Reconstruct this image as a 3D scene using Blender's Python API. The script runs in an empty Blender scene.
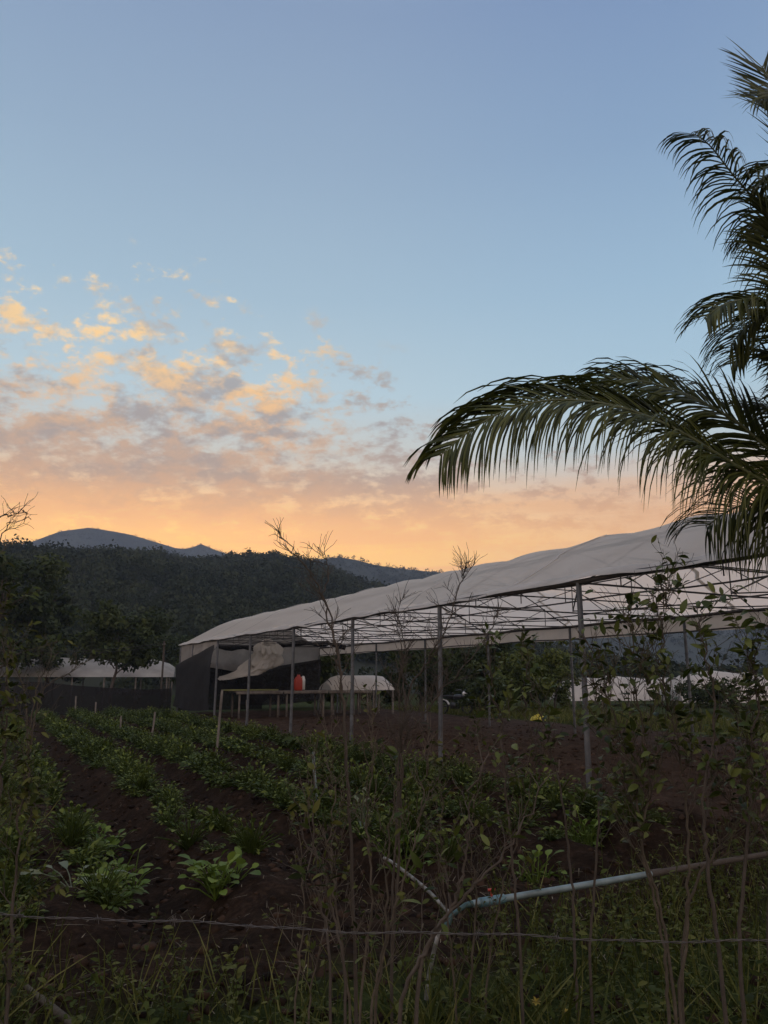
import bpy, math, random
import numpy as np

R = math.radians
SC = bpy.context.scene
COL = SC.collection
rng = np.random.default_rng(7)
random.seed(7)

# ------------------------------------------------------------------ camera
EYE = 1.55
PITCH = R(12.41)
FPX = 750.0
cam_d = bpy.data.cameras.new('camera')
cam_d.sensor_fit = 'VERTICAL'
cam_d.sensor_height = 36.0
cam_d.lens = FPX / 1024 * 36.0
cam_d.clip_start = 0.05
cam_d.clip_end = 6000
cam = bpy.data.objects.new('camera', cam_d)
COL.objects.link(cam)
cam.location = (0, 0, EYE)
cam.rotation_euler = (R(90) + PITCH, 0, 0)
SC.camera = cam

# ------------------------------------------------------------------ view + render settings
SC.view_settings.view_transform = 'Standard'
SC.view_settings.look = 'None'
SC.view_settings.gamma = 1.0
SC.view_settings.exposure = 0.0
SC.view_settings.use_curve_mapping = False
SC.cycles.use_denoising = True
SC.cycles.max_bounces = 6
SC.cycles.diffuse_bounces = 3
SC.cycles.transmission_bounces = 4
SC.cycles.transparent_max_bounces = 8
SC.cycles.volume_bounces = 0
SC.cycles.use_adaptive_sampling = True
SC.cycles.adaptive_threshold = 0.015


def lin(r, g, b):
    f = lambda c: (c / 255) / 12.92 if c / 255 <= 0.04045 else ((c / 255 + 0.055) / 1.055) ** 2.4
    return (f(r), f(g), f(b), 1.0)


class NT:
    """tiny node-tree helper"""
    def __init__(self, tree):
        self.t = tree
        tree.nodes.clear()

    def n(self, typ, **kw):
        nd = self.t.nodes.new(typ)
        for k, v in kw.items():
            if k.startswith('i_'):
                nd.inputs[k[2:].replace('_', ' ')].default_value = v
            else:
                setattr(nd, k, v)
        return nd

    def link(self, a, b):
        self.t.links.new(a, b)

    def val(self, sock, v):
        if isinstance(v, bpy.types.NodeSocket):
            self.link(v, sock)
        else:
            sock.default_value = v

    def m(self, op, a, b=0.0, c=0.0, clamp=False):
        nd = self.n('ShaderNodeMath', operation=op)
        nd.use_clamp = clamp
        self.val(nd.inputs[0], a)
        if len(nd.inputs) > 1:
            self.val(nd.inputs[1], b)
        if len(nd.inputs) > 2:
            self.val(nd.inputs[2], c)
        return nd.outputs[0]

    def rng(self, v, a, b, c=0.0, d=1.0, smooth=True):
        nd = self.n('ShaderNodeMapRange')
        nd.interpolation_type = 'SMOOTHSTEP' if smooth else 'LINEAR'
        self.val(nd.inputs['Value'], v)
        self.val(nd.inputs['From Min'], a)
        self.val(nd.inputs['From Max'], b)
        self.val(nd.inputs['To Min'], c)
        self.val(nd.inputs['To Max'], d)
        return nd.outputs['Result']

    def ramp(self, v, stops, interp='LINEAR'):
        nd = self.n('ShaderNodeValToRGB')
        cr = nd.color_ramp
        cr.interpolation = interp
        while len(cr.elements) < len(stops):
            cr.elements.new(0.5)
        for e, (p, c) in zip(cr.elements, stops):
            e.position = p
            e.color = c if len(c) == 4 else (*c, 1)
        self.val(nd.inputs['Fac'], v)
        return nd.outputs['Color']

    def mix(self, f, a, b, mode='MIX'):
        nd = self.n('ShaderNodeMix', data_type='RGBA', blend_type=mode)
        self.val(nd.inputs['Factor'], f)
        self.val(nd.inputs['A'] if False else nd.inputs[6], a)
        self.val(nd.inputs[7], b)
        return nd.outputs[2]

    def noise(self, vec=None, scale=5.0, detail=4.0, rough=0.55, dist=0.0, dim='3D'):
        nd = self.n('ShaderNodeTexNoise')
        nd.noise_dimensions = dim
        nd.inputs['Scale'].default_value = scale
        nd.inputs['Detail'].default_value = detail
        nd.inputs['Roughness'].default_value = rough
        nd.inputs['Distortion'].default_value = dist
        if vec is not None:
            self.link(vec, nd.inputs['Vector'])
        return nd.outputs['Fac']

    def xyz(self, x, y, z=0.0):
        nd = self.n('ShaderNodeCombineXYZ')
        self.val(nd.inputs[0], x)
        self.val(nd.inputs[1], y)
        self.val(nd.inputs[2], z)
        return nd.outputs[0]


# ------------------------------------------------------------------ sky
SUN_AZ, SUN_EL = -13.0, 2.0          # degrees; azimuth from +Y towards +X
world = bpy.data.worlds.new('World')
SC.world = world
world.use_nodes = True
w = NT(world.node_tree)
tc = w.n('ShaderNodeTexCoord')
sep = w.n('ShaderNodeSeparateXYZ')
w.link(tc.outputs['Generated'], sep.inputs[0])
X, Y, Z = sep.outputs
hyp = w.m('SQRT', w.m('ADD', w.m('MULTIPLY', X, X), w.m('MULTIPLY', Y, Y)))
el = w.m('MULTIPLY', w.m('ARCTAN2', Z, hyp), 180 / math.pi)
az = w.m('MULTIPLY', w.m('ARCTAN2', X, Y), 180 / math.pi)
elf = w.m('DIVIDE', el, 60.0, clamp=True)
k = 1 / 60
front = w.ramp(elf, [
    (0 * k, lin(244, 164, 84)), (6 * k, lin(255, 198, 92)), (10 * k, lin(255, 208, 104)),
    (13 * k, lin(248, 202, 146)), (16.5 * k, lin(206, 204, 194)), (21 * k, lin(182, 204, 214)),
    (28 * k, lin(160, 186, 204)), (37 * k, lin(143, 167, 191)), (46 * k, lin(129, 151, 181)), (60 * k, lin(134, 152, 182))])
right = w.ramp(elf, [
    (0 * k, lin(232, 172, 122)), (6 * k, lin(244, 186, 134)), (10 * k, lin(248, 192, 136)),
    (13 * k, lin(228, 190, 156)), (16.5 * k, lin(186, 200, 204)), (21 * k, lin(166, 196, 214)),
    (28 * k, lin(150, 181, 205)), (37 * k, lin(130, 158, 189)), (46 * k, lin(117, 142, 179)), (60 * k, lin(116, 140, 180))])
back = w.ramp(elf, [
    (0, lin(216, 180, 158)), (12 * k, lin(250, 214, 188)), (25 * k, lin(242, 218, 202)), (60 * k, lin(192, 192, 206))])
clear = w.mix(w.rng(az, -8.0, 26.0), front, right)

# cloud bank low in the west, breaking up towards its upper edge
zz = w.m('ADD', w.m('MAXIMUM', Z, 0.0), 0.34)
cvec = w.xyz(w.m('DIVIDE', X, zz), w.m('MULTIPLY', w.m('DIVIDE', Y, zz), 1.1), 0.35)
n_big = w.noise(cvec, 5.5, 3.0, 0.5)
n_mid = w.noise(cvec, 15.0, 8.0, 0.6, 0.1)
n_fine = w.noise(cvec, 38.0, 5.0, 0.6, 0.1)
nn = w.m('ADD', w.m('ADD', w.m('MULTIPLY', n_mid, 0.52), w.m('MULTIPLY', n_big, 0.22)), w.m('MULTIPLY', n_fine, 0.26))
azf = w.m('DIVIDE', w.m('ADD', az, 45.0), 90.0, clamp=True)
g = lambda v: (v, v, v, 1)
edge = w.m('MULTIPLY', w.ramp(azf, [(0.0, g(.60)), (.19, g(.665)), (.33, g(.70)), (.42, g(.62)), (.50, g(.565)), (.545, g(.51)), (.61, g(.39)), (.80, g(.36)), (1, g(.32))], 'EASE'), 40.0)
depth_in = w.m('SUBTRACT', edge, el)
cov = w.rng(depth_in, -4.0, 11.0, 0.0, 1.0, False)
thr = w.m('SUBTRACT', 0.60, w.m('MULTIPLY', cov, 0.22))
dens = w.rng(w.m('SUBTRACT', nn, thr), -0.035, w.rng(depth_in, 0.0, 9.0, 0.075, 0.14))
dens = w.m('MULTIPLY', dens, w.m('MULTIPLY', w.rng(el, 7.0, 12.0), w.rng(depth_in, -4.0, -1.0)))
body = w.ramp(w.m('DIVIDE', el, 40.0, clamp=True), [
    (9 / 40, lin(244, 178, 104)), (12 / 40, lin(218, 166, 120)), (15 / 40, lin(178, 154, 138)),
    (18.5 / 40, lin(162, 152, 148)), (22 / 40, lin(164, 162, 162)), (27 / 40, lin(190, 182, 172))])
warm = w.ramp(w.m('DIVIDE', el, 40.0, clamp=True), [
    (9 / 40, lin(252, 192, 108)), (14 / 40, lin(240, 178, 116)), (18 / 40, lin(248, 188, 112)), (23 / 40, lin(255, 206, 124)), (27 / 40, lin(255, 216, 142))])
lit_n = w.noise(w.n('ShaderNodeVectorMath', operation='ADD').outputs[0], 1.0) if False else w.noise(cvec, 13.0, 6.0, 0.6, 0.2)
glow = w.rng(w.m('ABSOLUTE', w.m('ADD', az, 18.0)), 7.0, 19.0, 1.0, 0.08)
upper = w.rng(depth_in, 3.0, 12.0, 1.0, 0.30)
litf = w.m('MULTIPLY', w.m('MULTIPLY', w.rng(lit_n, 0.38, 0.58), w.rng(n_fine, 0.30, 0.62, 0.55, 1.0)), w.m('MULTIPLY', glow, upper))
thin = w.rng(dens, 0.35, 1.0, 1.0, 0.35)
litf = w.m('MULTIPLY', litf, w.m('ADD', w.m('MULTIPLY', thin, 0.4), 0.6), clamp=True)
ccol = w.mix(litf, body, w.mix(1.0, warm, (1.22, 1.16, 1.02, 1), 'MULTIPLY'))
# long low streaks close to the horizon
svec = w.xyz(w.m('MULTIPLY', az, 0.055), w.m('MULTIPLY', el, 0.62), 3.0)
st = w.noise(svec, 1.0, 6.0, 0.6, 0.4)
streak = w.m('MULTIPLY', w.rng(st, 0.42, 0.64), w.rng(el, 10.5, 17.0, 0.75, 0.0))
clear2 = w.mix(streak, clear, lin(230, 172, 116))
west = w.mix(w.m('MULTIPLY', dens, 0.95), clear2, ccol)
gl = w.m('MULTIPLY', w.rng(el, 15.5, 9.5), w.rng(w.m('ABSOLUTE', w.m('ADD', az, 14.0)), 6.0, 40.0, 1.0, 0.15))
west = w.mix(w.m('MULTIPLY', gl, 0.42), west, lin(255, 176, 70), 'ADD')
caz = w.m('COSINE', w.m('MULTIPLY', w.m('ADD', az, -SUN_AZ), math.pi / 180))
ff = w.rng(caz, -0.35, 0.75)
sky_col = w.mix(ff, w.mix(1.0, back, (1.32, 1.36, 1.44, 1), 'MULTIPLY'), west)
bg1 = w.n('ShaderNodeBackground')
w.link(sky_col, bg1.inputs['Color'])
bg1.inputs['Strength'].default_value = 1.14
nish = w.n('ShaderNodeTexSky', sky_type='NISHITA')
nish.sun_disc = False
nish.sun_elevation = R(SUN_EL)
nish.sun_rotation = R(SUN_AZ)
bg2 = w.n('ShaderNodeBackground')
w.link(nish.outputs['Color'], bg2.inputs['Color'])
bg2.inputs['Strength'].default_value = 0.006
add = w.n('ShaderNodeAddShader')
w.link(bg1.outputs[0], add.inputs[0])
w.link(bg2.outputs[0], add.inputs[1])
wo = w.n('ShaderNodeOutputWorld')
w.link(add.outputs[0], wo.inputs['Surface'])

# the sun has just gone behind the hills
sd = bpy.data.lights.new('sun', 'SUN')
sd.energy = 0.5
sd.angle = R(0.5)
sd.color = (1.0, 0.62, 0.32)
sun = bpy.data.objects.new('sun', sd)
COL.objects.link(sun)
sun.location = (-40, 180, 90)
sun.rotation_euler = (R(90 - SUN_EL), 0, R(180 - SUN_AZ))

# ------------------------------------------------------------------ geometry helpers
D = np.array([-0.4620, 0.8869, 0.0])     # along the greenhouse and the crop rows
N = np.array([0.8869, 0.4620, 0.0])      # across them


def sp(s, p, z=0.0):
    return s * D + p * N + np.array([0, 0, z])


def at(px, py, Yd):
    """point at distance Yd (metres ahead) seen in direction px,py - used to take real positions off the photo"""
    a = (px - 384) / FPX
    v = (512 - py) / FPX
    r = np.array([a, math.cos(PITCH) - v * math.sin(PITCH), math.sin(PITCH) + v * math.cos(PITCH)])
    return np.array([0, 0, EYE]) + r * (Yd / r[1])


def unit(v):
    v = np.asarray(v, float)
    return v / np.maximum(np.linalg.norm(v, axis=-1, keepdims=True), 1e-9)


_lat = {}


def vnoise(x, y, seed=0):
    if seed not in _lat:
        _lat[seed] = np.random.default_rng(seed + 100).random((256, 256))
    L = _lat[seed]
    xi = np.floor(x).astype(int)
    yi = np.floor(y).astype(int)
    fx = x - xi
    fy = y - yi
    fx = fx * fx * (3 - 2 * fx)
    fy = fy * fy * (3 - 2 * fy)
    a = L[xi % 256, yi % 256]
    b = L[(xi + 1) % 256, yi % 256]
    c = L[xi % 256, (yi + 1) % 256]
    d = L[(xi + 1) % 256, (yi + 1) % 256]
    return (a * (1 - fx) + b * fx) * (1 - fy) + (c * (1 - fx) + d * fx) * fy - 0.5


def fbm(x, y, seed=0, octv=4):
    t = 0
    amp = 1.0
    for o in range(octv):
        t = t + amp * vnoise(x * 2 ** o, y * 2 ** o, seed + o)
        amp *= 0.5
    return t


def sstep(a, b, x):
    t = np.clip((x - a) / (b - a), 0, 1)
    return t * t * (3 - 2 * t)


def gz(x, y):
    """height of the ground"""
    x = np.asarray(x, float)
    y = np.asarray(y, float)
    s = x * D[0] + y * D[1]
    p = x * N[0] + y * N[1]
    wob = 0.10 * fbm(s * 0.25, p * 0.25, 40, 2)
    bed = -np.cos(2 * math.pi * (p + wob - 1.3) / 1.35)
    bed = np.sign(bed) * np.abs(bed) ** 0.7
    field = sstep(4.6, 5.6, s) * sstep(33.5, 32.5, s) * sstep(0.0, 0.6, p) * sstep(7.3, 6.9, p)
    near = sstep(40, 20, np.hypot(x, y - 12))
    z = 0.13 * bed * field
    z = z + near * (0.09 * fbm(x * 0.8, y * 0.8, 50, 3))
    til = sstep(7.3, 8.0, p) * sstep(18.0, 17.0, p) * sstep(34, 33, s)
    z = z + til * (.05 * fbm(x * 2.2, y * 2.2, 75, 3) + .02 * np.sin(p * 9 + 2 * fbm(s * .4, p * .4, 77, 2)))
    z = z + near * (0.035 * fbm(x * 7, y * 7, 60, 3) + 0.02 * np.maximum(fbm(x * 16, y * 16, 70, 2), -.1))
    return z


class MB:
    """collects verts and faces for ONE mesh"""
    def __init__(self):
        self.v, self.f, self.t, self.n = [], [], [], 0

    def add(self, verts, faces, tint=None):
        verts = np.asarray(verts, float).reshape(-1, 3)
        faces = np.asarray(faces, int)
        self.v.append(verts)
        self.f.append(faces + self.n)
        if tint is None:
            tint = np.full(len(verts), 0.5)
        self.t.append(np.broadcast_to(tint, (len(verts),)))
        self.n += len(verts)

    def tube(self, pts, rad, n=6, cap=True, tint=0.5):
        pts = np.asarray(pts, float)
        m = len(pts)
        rad = np.broadcast_to(np.asarray(rad, float), (m,))
        T = unit(np.gradient(pts, axis=0))
        ref = np.array([0, 0, 1.0]) if abs(T[0][2]) < 0.9 else np.array([1.0, 0, 0])
        U = []
        u = np.cross(T[0], ref)
        for i in range(m):
            u = u - T[i] * (u @ T[i])
            nl = np.linalg.norm(u)
            u = u / nl if nl > 1e-6 else unit(np.cross(T[i], [0.3, 0.5, 0.8]))
            U.append(u)
        U = np.array(U)
        W = np.cross(T, U)
        a = np.arange(n) * 2 * math.pi / n
        V = pts[:, None] + rad[:, None, None] * (np.cos(a)[None, :, None] * U[:, None] + np.sin(a)[None, :, None] * W[:, None])
        V = V.reshape(-1, 3)
        i = np.arange(m - 1)[:, None] * n
        j = np.arange(n)[None]
        F = np.stack([i + j, i + (j + 1) % n, i + n + (j + 1) % n, i + n + j], -1).reshape(-1, 4)
        self.add(V, F, tint)
        if cap:
            for e, q in ((0, pts[0]), (m - 1, pts[-1])):
                ring = e * n + np.arange(n)
                VV = np.vstack([V[ring], q])
                jj = np.arange(n)
                k_ = (jj + 1) % n
                FF = np.stack([jj, k_, np.full(n, n), np.full(n, n)], -1)
                self.add(VV, FF, tint)

    def box(self, c, ax, ay, az, tint=0.5):
        """box centred at c with half-axis vectors"""
        c, ax, ay, az = (np.asarray(q, float) for q in (c, ax, ay, az))
        V = [c + i * ax + j * ay + k_ * az for i in (-1, 1) for j in (-1, 1) for k_ in (-1, 1)]
        F = [[0, 1, 3, 2], [4, 6, 7, 5], [0, 4, 5, 1], [2, 3, 7, 6], [0, 2, 6, 4], [1, 5, 7, 3]]
        self.add(V, F, tint)

    def grid(self, P, tint=0.5, closed=False):
        """P: (a,b,3) array of points"""
        a, b = P.shape[:2]
        i = np.arange(a - 1)[:, None] * b
        j = np.arange(b - (0 if closed else 1))[None]
        j2 = (j + 1) % b
        F = np.stack([i + j, i + j2, i + b + j2, i + b + j], -1).reshape(-1, 4)
        t = np.asarray(tint)
        self.add(P.reshape(-1, 3), F, t if t.ndim == 0 else t.reshape(-1))

    def leaves(self, pos, dirs, ups, L, W, curl=0.25, rows=None, fold=0.15, tint=None):
        rows = rows if rows is not None else LEAF
        pos = np.asarray(pos, float)
        n = len(pos)
        if n == 0:
            return
        d = unit(dirs)
        s = unit(np.cross(d, ups))
        u = np.cross(s, d)
        L = np.broadcast_to(np.asarray(L, float), (n,))[:, None, None]
        W = np.broadcast_to(np.asarray(W, float), (n,))[:, None, None]
        C = np.broadcast_to(np.asarray(curl, float), (n,))[:, None, None]
        x = np.array([r[0] for r in rows for _ in range(3)])[None, :, None]
        y = np.array([q * r[1] for r in rows for q in (-1, 0, 1)])[None, :, None]
        z = np.array([abs(q) * r[1] for r in rows for q in (-1, 0, 1)])[None, :, None]
        V = pos[:, None] + L * x * d[:, None] + W * y * s[:, None] + (-C * L * x ** 2 + fold * W * z) * u[:, None]
        m = 3 * len(rows)
        f = []
        for r in range(len(rows) - 1):
            for q in (0, 1):
                f.append([3 * r + q, 3 * r + q + 1, 3 * r + q + 4, 3 * r + q + 3])
        F = (np.array(f)[None] + (np.arange(n) * m)[:, None, None]).reshape(-1, 4)
        if tint is None:
            tint = rng.random(n)
        self.add(V.reshape(-1, 3), F, np.repeat(tint, m))

    def quads(self, pos, nrm, size, tint=None, asp=1.0, bend=0.0):
        """small leaf-clump faces, pointed so that they do not read as squares"""
        n = len(pos)
        nrm = unit(nrm)
        r = unit(np.cross(nrm, rng.normal(size=(n, 3))))
        q = np.cross(nrm, r)
        s = np.broadcast_to(np.asarray(size, float), (n,))[:, None]
        V = np.stack([pos - r * s, pos - q * s * 0.55 * asp + r * s * 0.1 + nrm * s * bend, pos + r * s, pos + q * s * 0.5 * asp - r * s * .15 + nrm * s * bend], 1)
        F = np.arange(4 * n).reshape(-1, 4)
        if tint is None:
            tint = rng.random(n)
        self.add(V.reshape(-1, 3), F, np.repeat(tint, 4))

    def build(self, name, mat, parent=None, smooth=False, origin=None):
        V = np.vstack(self.v)
        F = np.vstack(self.f)
        T = np.concatenate(self.t)
        if origin is not None:
            V = V - np.asarray(origin, float)
        tri = F[:, 2] == F[:, 3]
        me = bpy.data.meshes.new(name)
        me.vertices.add(len(V))
        me.vertices.foreach_set('co', V.astype(np.float32).ravel())
        if tri.any():
            me.update()
            nl = np.where(tri, 3, 4)
            idx = F.ravel()
            keep = np.ones((len(F), 4), bool)
            keep[tri, 3] = False
            idx = idx[keep.ravel()]
        else:
            nl = np.full(len(F), 4)
            idx = F.ravel()
        me.loops.add(len(idx))
        me.loops.foreach_set('vertex_index', idx.astype(np.int32))
        me.polygons.add(len(F))
        st_ = np.concatenate([[0], np.cumsum(nl)[:-1]])
        me.polygons.foreach_set('loop_start', st_.astype(np.int32))
        if smooth:
            me.polygons.foreach_set('use_smooth', np.ones(len(F), bool))
        at_ = me.attributes.new('tint', 'FLOAT', 'POINT')
        at_.data.foreach_set('value', T.astype(np.float32))
        me.update(calc_edges=True)
        me.validate()
        me.materials.append(mat)
        o = bpy.data.objects.new(name, me)
        COL.objects.link(o)
        if origin is not None and parent is None:
            o.location = tuple(origin)
        if parent is not None:
            o.parent = parent
        return o


LEAF = [(0, .04), (.22, .36), (.5, .5), (.78, .34), (1, .01)]
ROUND = [(0, .05), (.3, .1), (.5, .42), (.75, .5), (.93, .3), (1, .05)]
BLADE = [(0, .5), (.35, .45), (.7, .3), (1, .02)]


def tag(o, label=None, cat=None, group=None, kind=None):
    if label:
        o['label'] = label
    if cat:
        o['category'] = cat
    if group:
        o['group'] = group
    if kind:
        o['kind'] = kind
    return o


def empty(name, loc, label, cat, group=None):
    o = bpy.data.objects.new(name, None)
    o.empty_display_size = 0.2
    COL.objects.link(o)
    o.location = tuple(float(c) for c in loc)
    return tag(o, label, cat, group)


def part(mb, name, mat, root, smooth=False):
    """mesh given in world coordinates, parented to a thing that has only a translation"""
    loc = np.zeros(3)
    r = root
    while r is not None:
        loc = loc + np.array(r.location)
        r = r.parent
    mb.v = [v - loc for v in mb.v]
    return mb.build(name, mat, root, smooth)


def catmull(pts, n=8):
    pts = np.asarray(pts, float)
    P = np.vstack([2 * pts[0] - pts[1], pts, 2 * pts[-1] - pts[-2]])
    out = []
    for i in range(1, len(P) - 2):
        t = np.linspace(0, 1, n, endpoint=False)[:, None]
        a, b, c, d = P[i - 1], P[i], P[i + 1], P[i + 2]
        out.append(0.5 * (2 * b + (c - a) * t + (2 * a - 5 * b + 4 * c - d) * t ** 2 + (3 * b - a - 3 * c + d) * t ** 3))
    return np.vstack(out + [pts[-1:]])


# ------------------------------------------------------------------ materials
MAT = {}


def surface(name, stops, rough=0.8, scale=4.0, bump=0.0, bscale=30.0, transl=0.0, metal=0.0, tint=True, spec=0.3, tcol=None, alpha=None):
    """procedural surface: colour ramp over (noise + per-leaf tint), optional bump and translucency"""
    m = bpy.data.materials.new(name)
    m.use_nodes = True
    t = NT(m.node_tree)
    geo = t.n('ShaderNodeTexCoord')
    nz = t.noise(geo.outputs['Object'], scale, 5.0, 0.6)
    f = nz
    if tint:
        a = t.n('ShaderNodeAttribute', attribute_name='tint')
        oi = t.n('ShaderNodeObjectInfo')
        f = t.m('ADD', t.m('MULTIPLY', nz, 0.45), t.m('MULTIPLY', a.outputs['Fac'], 0.5))
        f = t.m('ADD', f, t.m('MULTIPLY', oi.outputs['Random'], 0.10))
    f = t.rng(f, 0.25, 0.75, 0, 1, False)
    c = t.ramp(f, [(i / (len(stops) - 1), s) for i, s in enumerate(stops)])
    pb = t.n('ShaderNodeBsdfPrincipled')
    t.link(c, pb.inputs['Base Color'])
    pb.inputs['Roughness'].default_value = rough
    pb.inputs['Metallic'].default_value = metal
    pb.inputs['Specular IOR Level'].default_value = spec
    if bump:
        b = t.n('ShaderNodeBump')
        b.inputs['Strength'].default_value = bump
        b.inputs['Distance'].default_value = 0.02
        t.link(t.noise(geo.outputs['Object'], bscale, 6.0, 0.65), b.inputs['Height'])
        t.link(b.outputs[0], pb.inputs['Normal'])
    sh = pb.outputs[0]
    if transl:
        tr = t.n('ShaderNodeBsdfTranslucent')
        if tcol:
            tr.inputs['Color'].default_value = tcol
        else:
            t.link(c, tr.inputs['Color'])
        mx = t.n('ShaderNodeMixShader')
        mx.inputs[0].default_value = transl
        t.link(sh, mx.inputs[1])
        t.link(tr.outputs[0], mx.inputs[2])
        sh = mx.outputs[0]
    if alpha is not None:
        tp = t.n('ShaderNodeBsdfTransparent')
        mx = t.n('ShaderNodeMixShader')
        mx.inputs[0].default_value = alpha
        t.link(tp.outputs[0], mx.inputs[1])
        t.link(sh, mx.inputs[2])
        sh = mx.outputs[0]
    o = t.n('ShaderNodeOutputMaterial')
    t.link(sh, o.inputs['Surface'])
    MAT[name] = m
    return m


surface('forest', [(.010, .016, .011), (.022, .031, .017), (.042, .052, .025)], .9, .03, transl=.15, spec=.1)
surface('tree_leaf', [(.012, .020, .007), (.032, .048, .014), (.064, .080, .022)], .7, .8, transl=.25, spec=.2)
surface('tree_leaf_light', [(.022, .034, .008), (.055, .075, .016), (.105, .125, .030)], .7, .8, transl=.25, spec=.2)
surface('crop_leaf', [(.012, .022, .004), (.044, .066, .011), (.135, .165, .030)], .55, 2.0, transl=.2, spec=0.12)
surface('lettuce_leaf', [(.034, .062, .008), (.080, .130, .016), (.160, .220, .036)], .5, 9.0, transl=.25, spec=0.20)
surface('pale_leaf', [(.060, .080, .045), (.095, .120, .070), (.140, .160, .090)], .55, 9.0, transl=.2, spec=.35)
surface('weed_leaf', [(.010, .016, .003), (.044, .060, .010), (.105, .110, .030)], .6, 3.0, transl=.2, spec=0.10)
surface('grass_blade', [(.024, .034, .007), (.060, .074, .014), (.14, .14, .045)], .6, 3.0, transl=.2, spec=0.10)
surface('sapling_leaf', [(.016, .026, .006), (.044, .064, .013), (.105, .125, .030)], .42, 5.0, transl=.22, spec=0.18)
surface('palm_leaf', [(.020, .028, .006), (.044, .056, .011), (.090, .100, .022)], .45, 3.0, transl=.2, spec=0.20)
surface('palm_stalk', [(.05, .06, .02), (.09, .10, .035)], .5, 6.0, spec=.4)
surface('palm_trunk', [(.05, .042, .033), (.12, .10, .08)], .9, 8.0, .6, 20)
surface('bark', [(.030, .024, .019), (.06, .05, .04), (.10, .085, .07)], .9, 12.0, .4, 60)
surface('bark_pale', [(.028, .023, .016), (.06, .05, .036), (.13, .11, .08)], .9, 30.0, .4, 60)
surface('twig', [(.03, .025, .018), (.072, .06, .044), (.16, .135, .10)], .9, 20.0, .4, 60)
surface('straw', [(.10, .08, .05), (.18, .15, .10), (.26, .22, .15)], .9, 10.0)
surface('galvanised', [(.06, .068, .075), (.10, .11, .12), (.16, .17, .18)], .55, 6.0, metal=.4, tint=False)
surface('dark_steel', [(.030, .028, .028), (.055, .052, .05), (.09, .08, .07)], .7, 5.0, metal=.2, tint=False)
surface('wood_grey', [(.09, .08, .07), (.15, .135, .12), (.22, .20, .17)], .9, 7.0, .3, 50, tint=False)
surface('board_green', [(.16, .17, .06), (.24, .25, .09)], .8, 5.0, tint=False)
surface('net_black', [(.012, .012, .013), (.022, .022, .023)], .9, 5.0, .4, 40, tint=False, spec=.15, alpha=.93)
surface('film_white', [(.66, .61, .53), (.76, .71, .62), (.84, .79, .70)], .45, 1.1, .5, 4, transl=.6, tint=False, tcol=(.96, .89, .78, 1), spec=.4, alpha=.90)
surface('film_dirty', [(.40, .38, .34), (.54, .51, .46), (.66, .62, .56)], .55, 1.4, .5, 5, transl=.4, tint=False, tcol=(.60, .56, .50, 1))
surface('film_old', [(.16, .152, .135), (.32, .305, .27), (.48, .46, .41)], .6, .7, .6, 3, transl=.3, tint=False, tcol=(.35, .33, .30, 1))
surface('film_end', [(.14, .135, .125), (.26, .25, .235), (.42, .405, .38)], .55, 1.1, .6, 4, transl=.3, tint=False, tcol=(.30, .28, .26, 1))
surface('pvc_blue', [(.05, .065, .06), (.13, .18, .185), (.20, .26, .27)], .5, 5.0, tint=False, spec=.5)
surface('pvc_fitting', [(.04, .085, .09), (.10, .20, .23)], .35, 9.0, tint=False, spec=.5)
surface('pvc_white', [(.03, .028, .02), (.12, .12, .105), (.30, .30, .28)], .6, 22.0, tint=False)
surface('pvc_old', [(.02, .045, .045), (.05, .10, .10)], .6, 9.0, tint=False)
surface('red_plastic', [(.30, .025, .014), (.42, .045, .02)], .45, 5.0, tint=False, spec=.5)
surface('white_plastic', [(.55, .55, .54), (.68, .68, .66)], .45, 5.0, tint=False, spec=.5)
surface('yellow_plastic', [(.30, .25, .02), (.46, .38, .04)], .6, 12.0, .4, 30, tint=False)
surface('rubber', [(.010, .010, .010), (.02, .02, .02)], .8, 5.0, tint=False)
surface('black_paint', [(.012, .012, .014), (.025, .025, .028)], .35, 5.0, tint=False, spec=.5)
surface('rusty_wire', [(.045, .042, .04), (.085, .08, .075), (.13, .115, .10)], .6, 30.0, metal=.5, tint=False)
surface('hill_soil', [(.012, .016, .010), (.03, .034, .018)], .95, .05, tint=False)
surface('hill_far', [(.012, .018, .014), (.022, .030, .020), (.036, .044, .026)], .95, .02, .8, .12, tint=False)
surface('dry_clod', [(.022, .0145, .011), (.045, .030, .022), (.080, .055, .041)], .95, 9.0, .5, 60, spec=.05)
surface('clod', [(.008, .005, .0035), (.024, .015, .0095), (.055, .034, .022)], .95, 9.0, .5, 60, spec=.1)
surface('flower', [(.20, .15, .02), (.30, .24, .04)], .6, 5.0)


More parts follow.
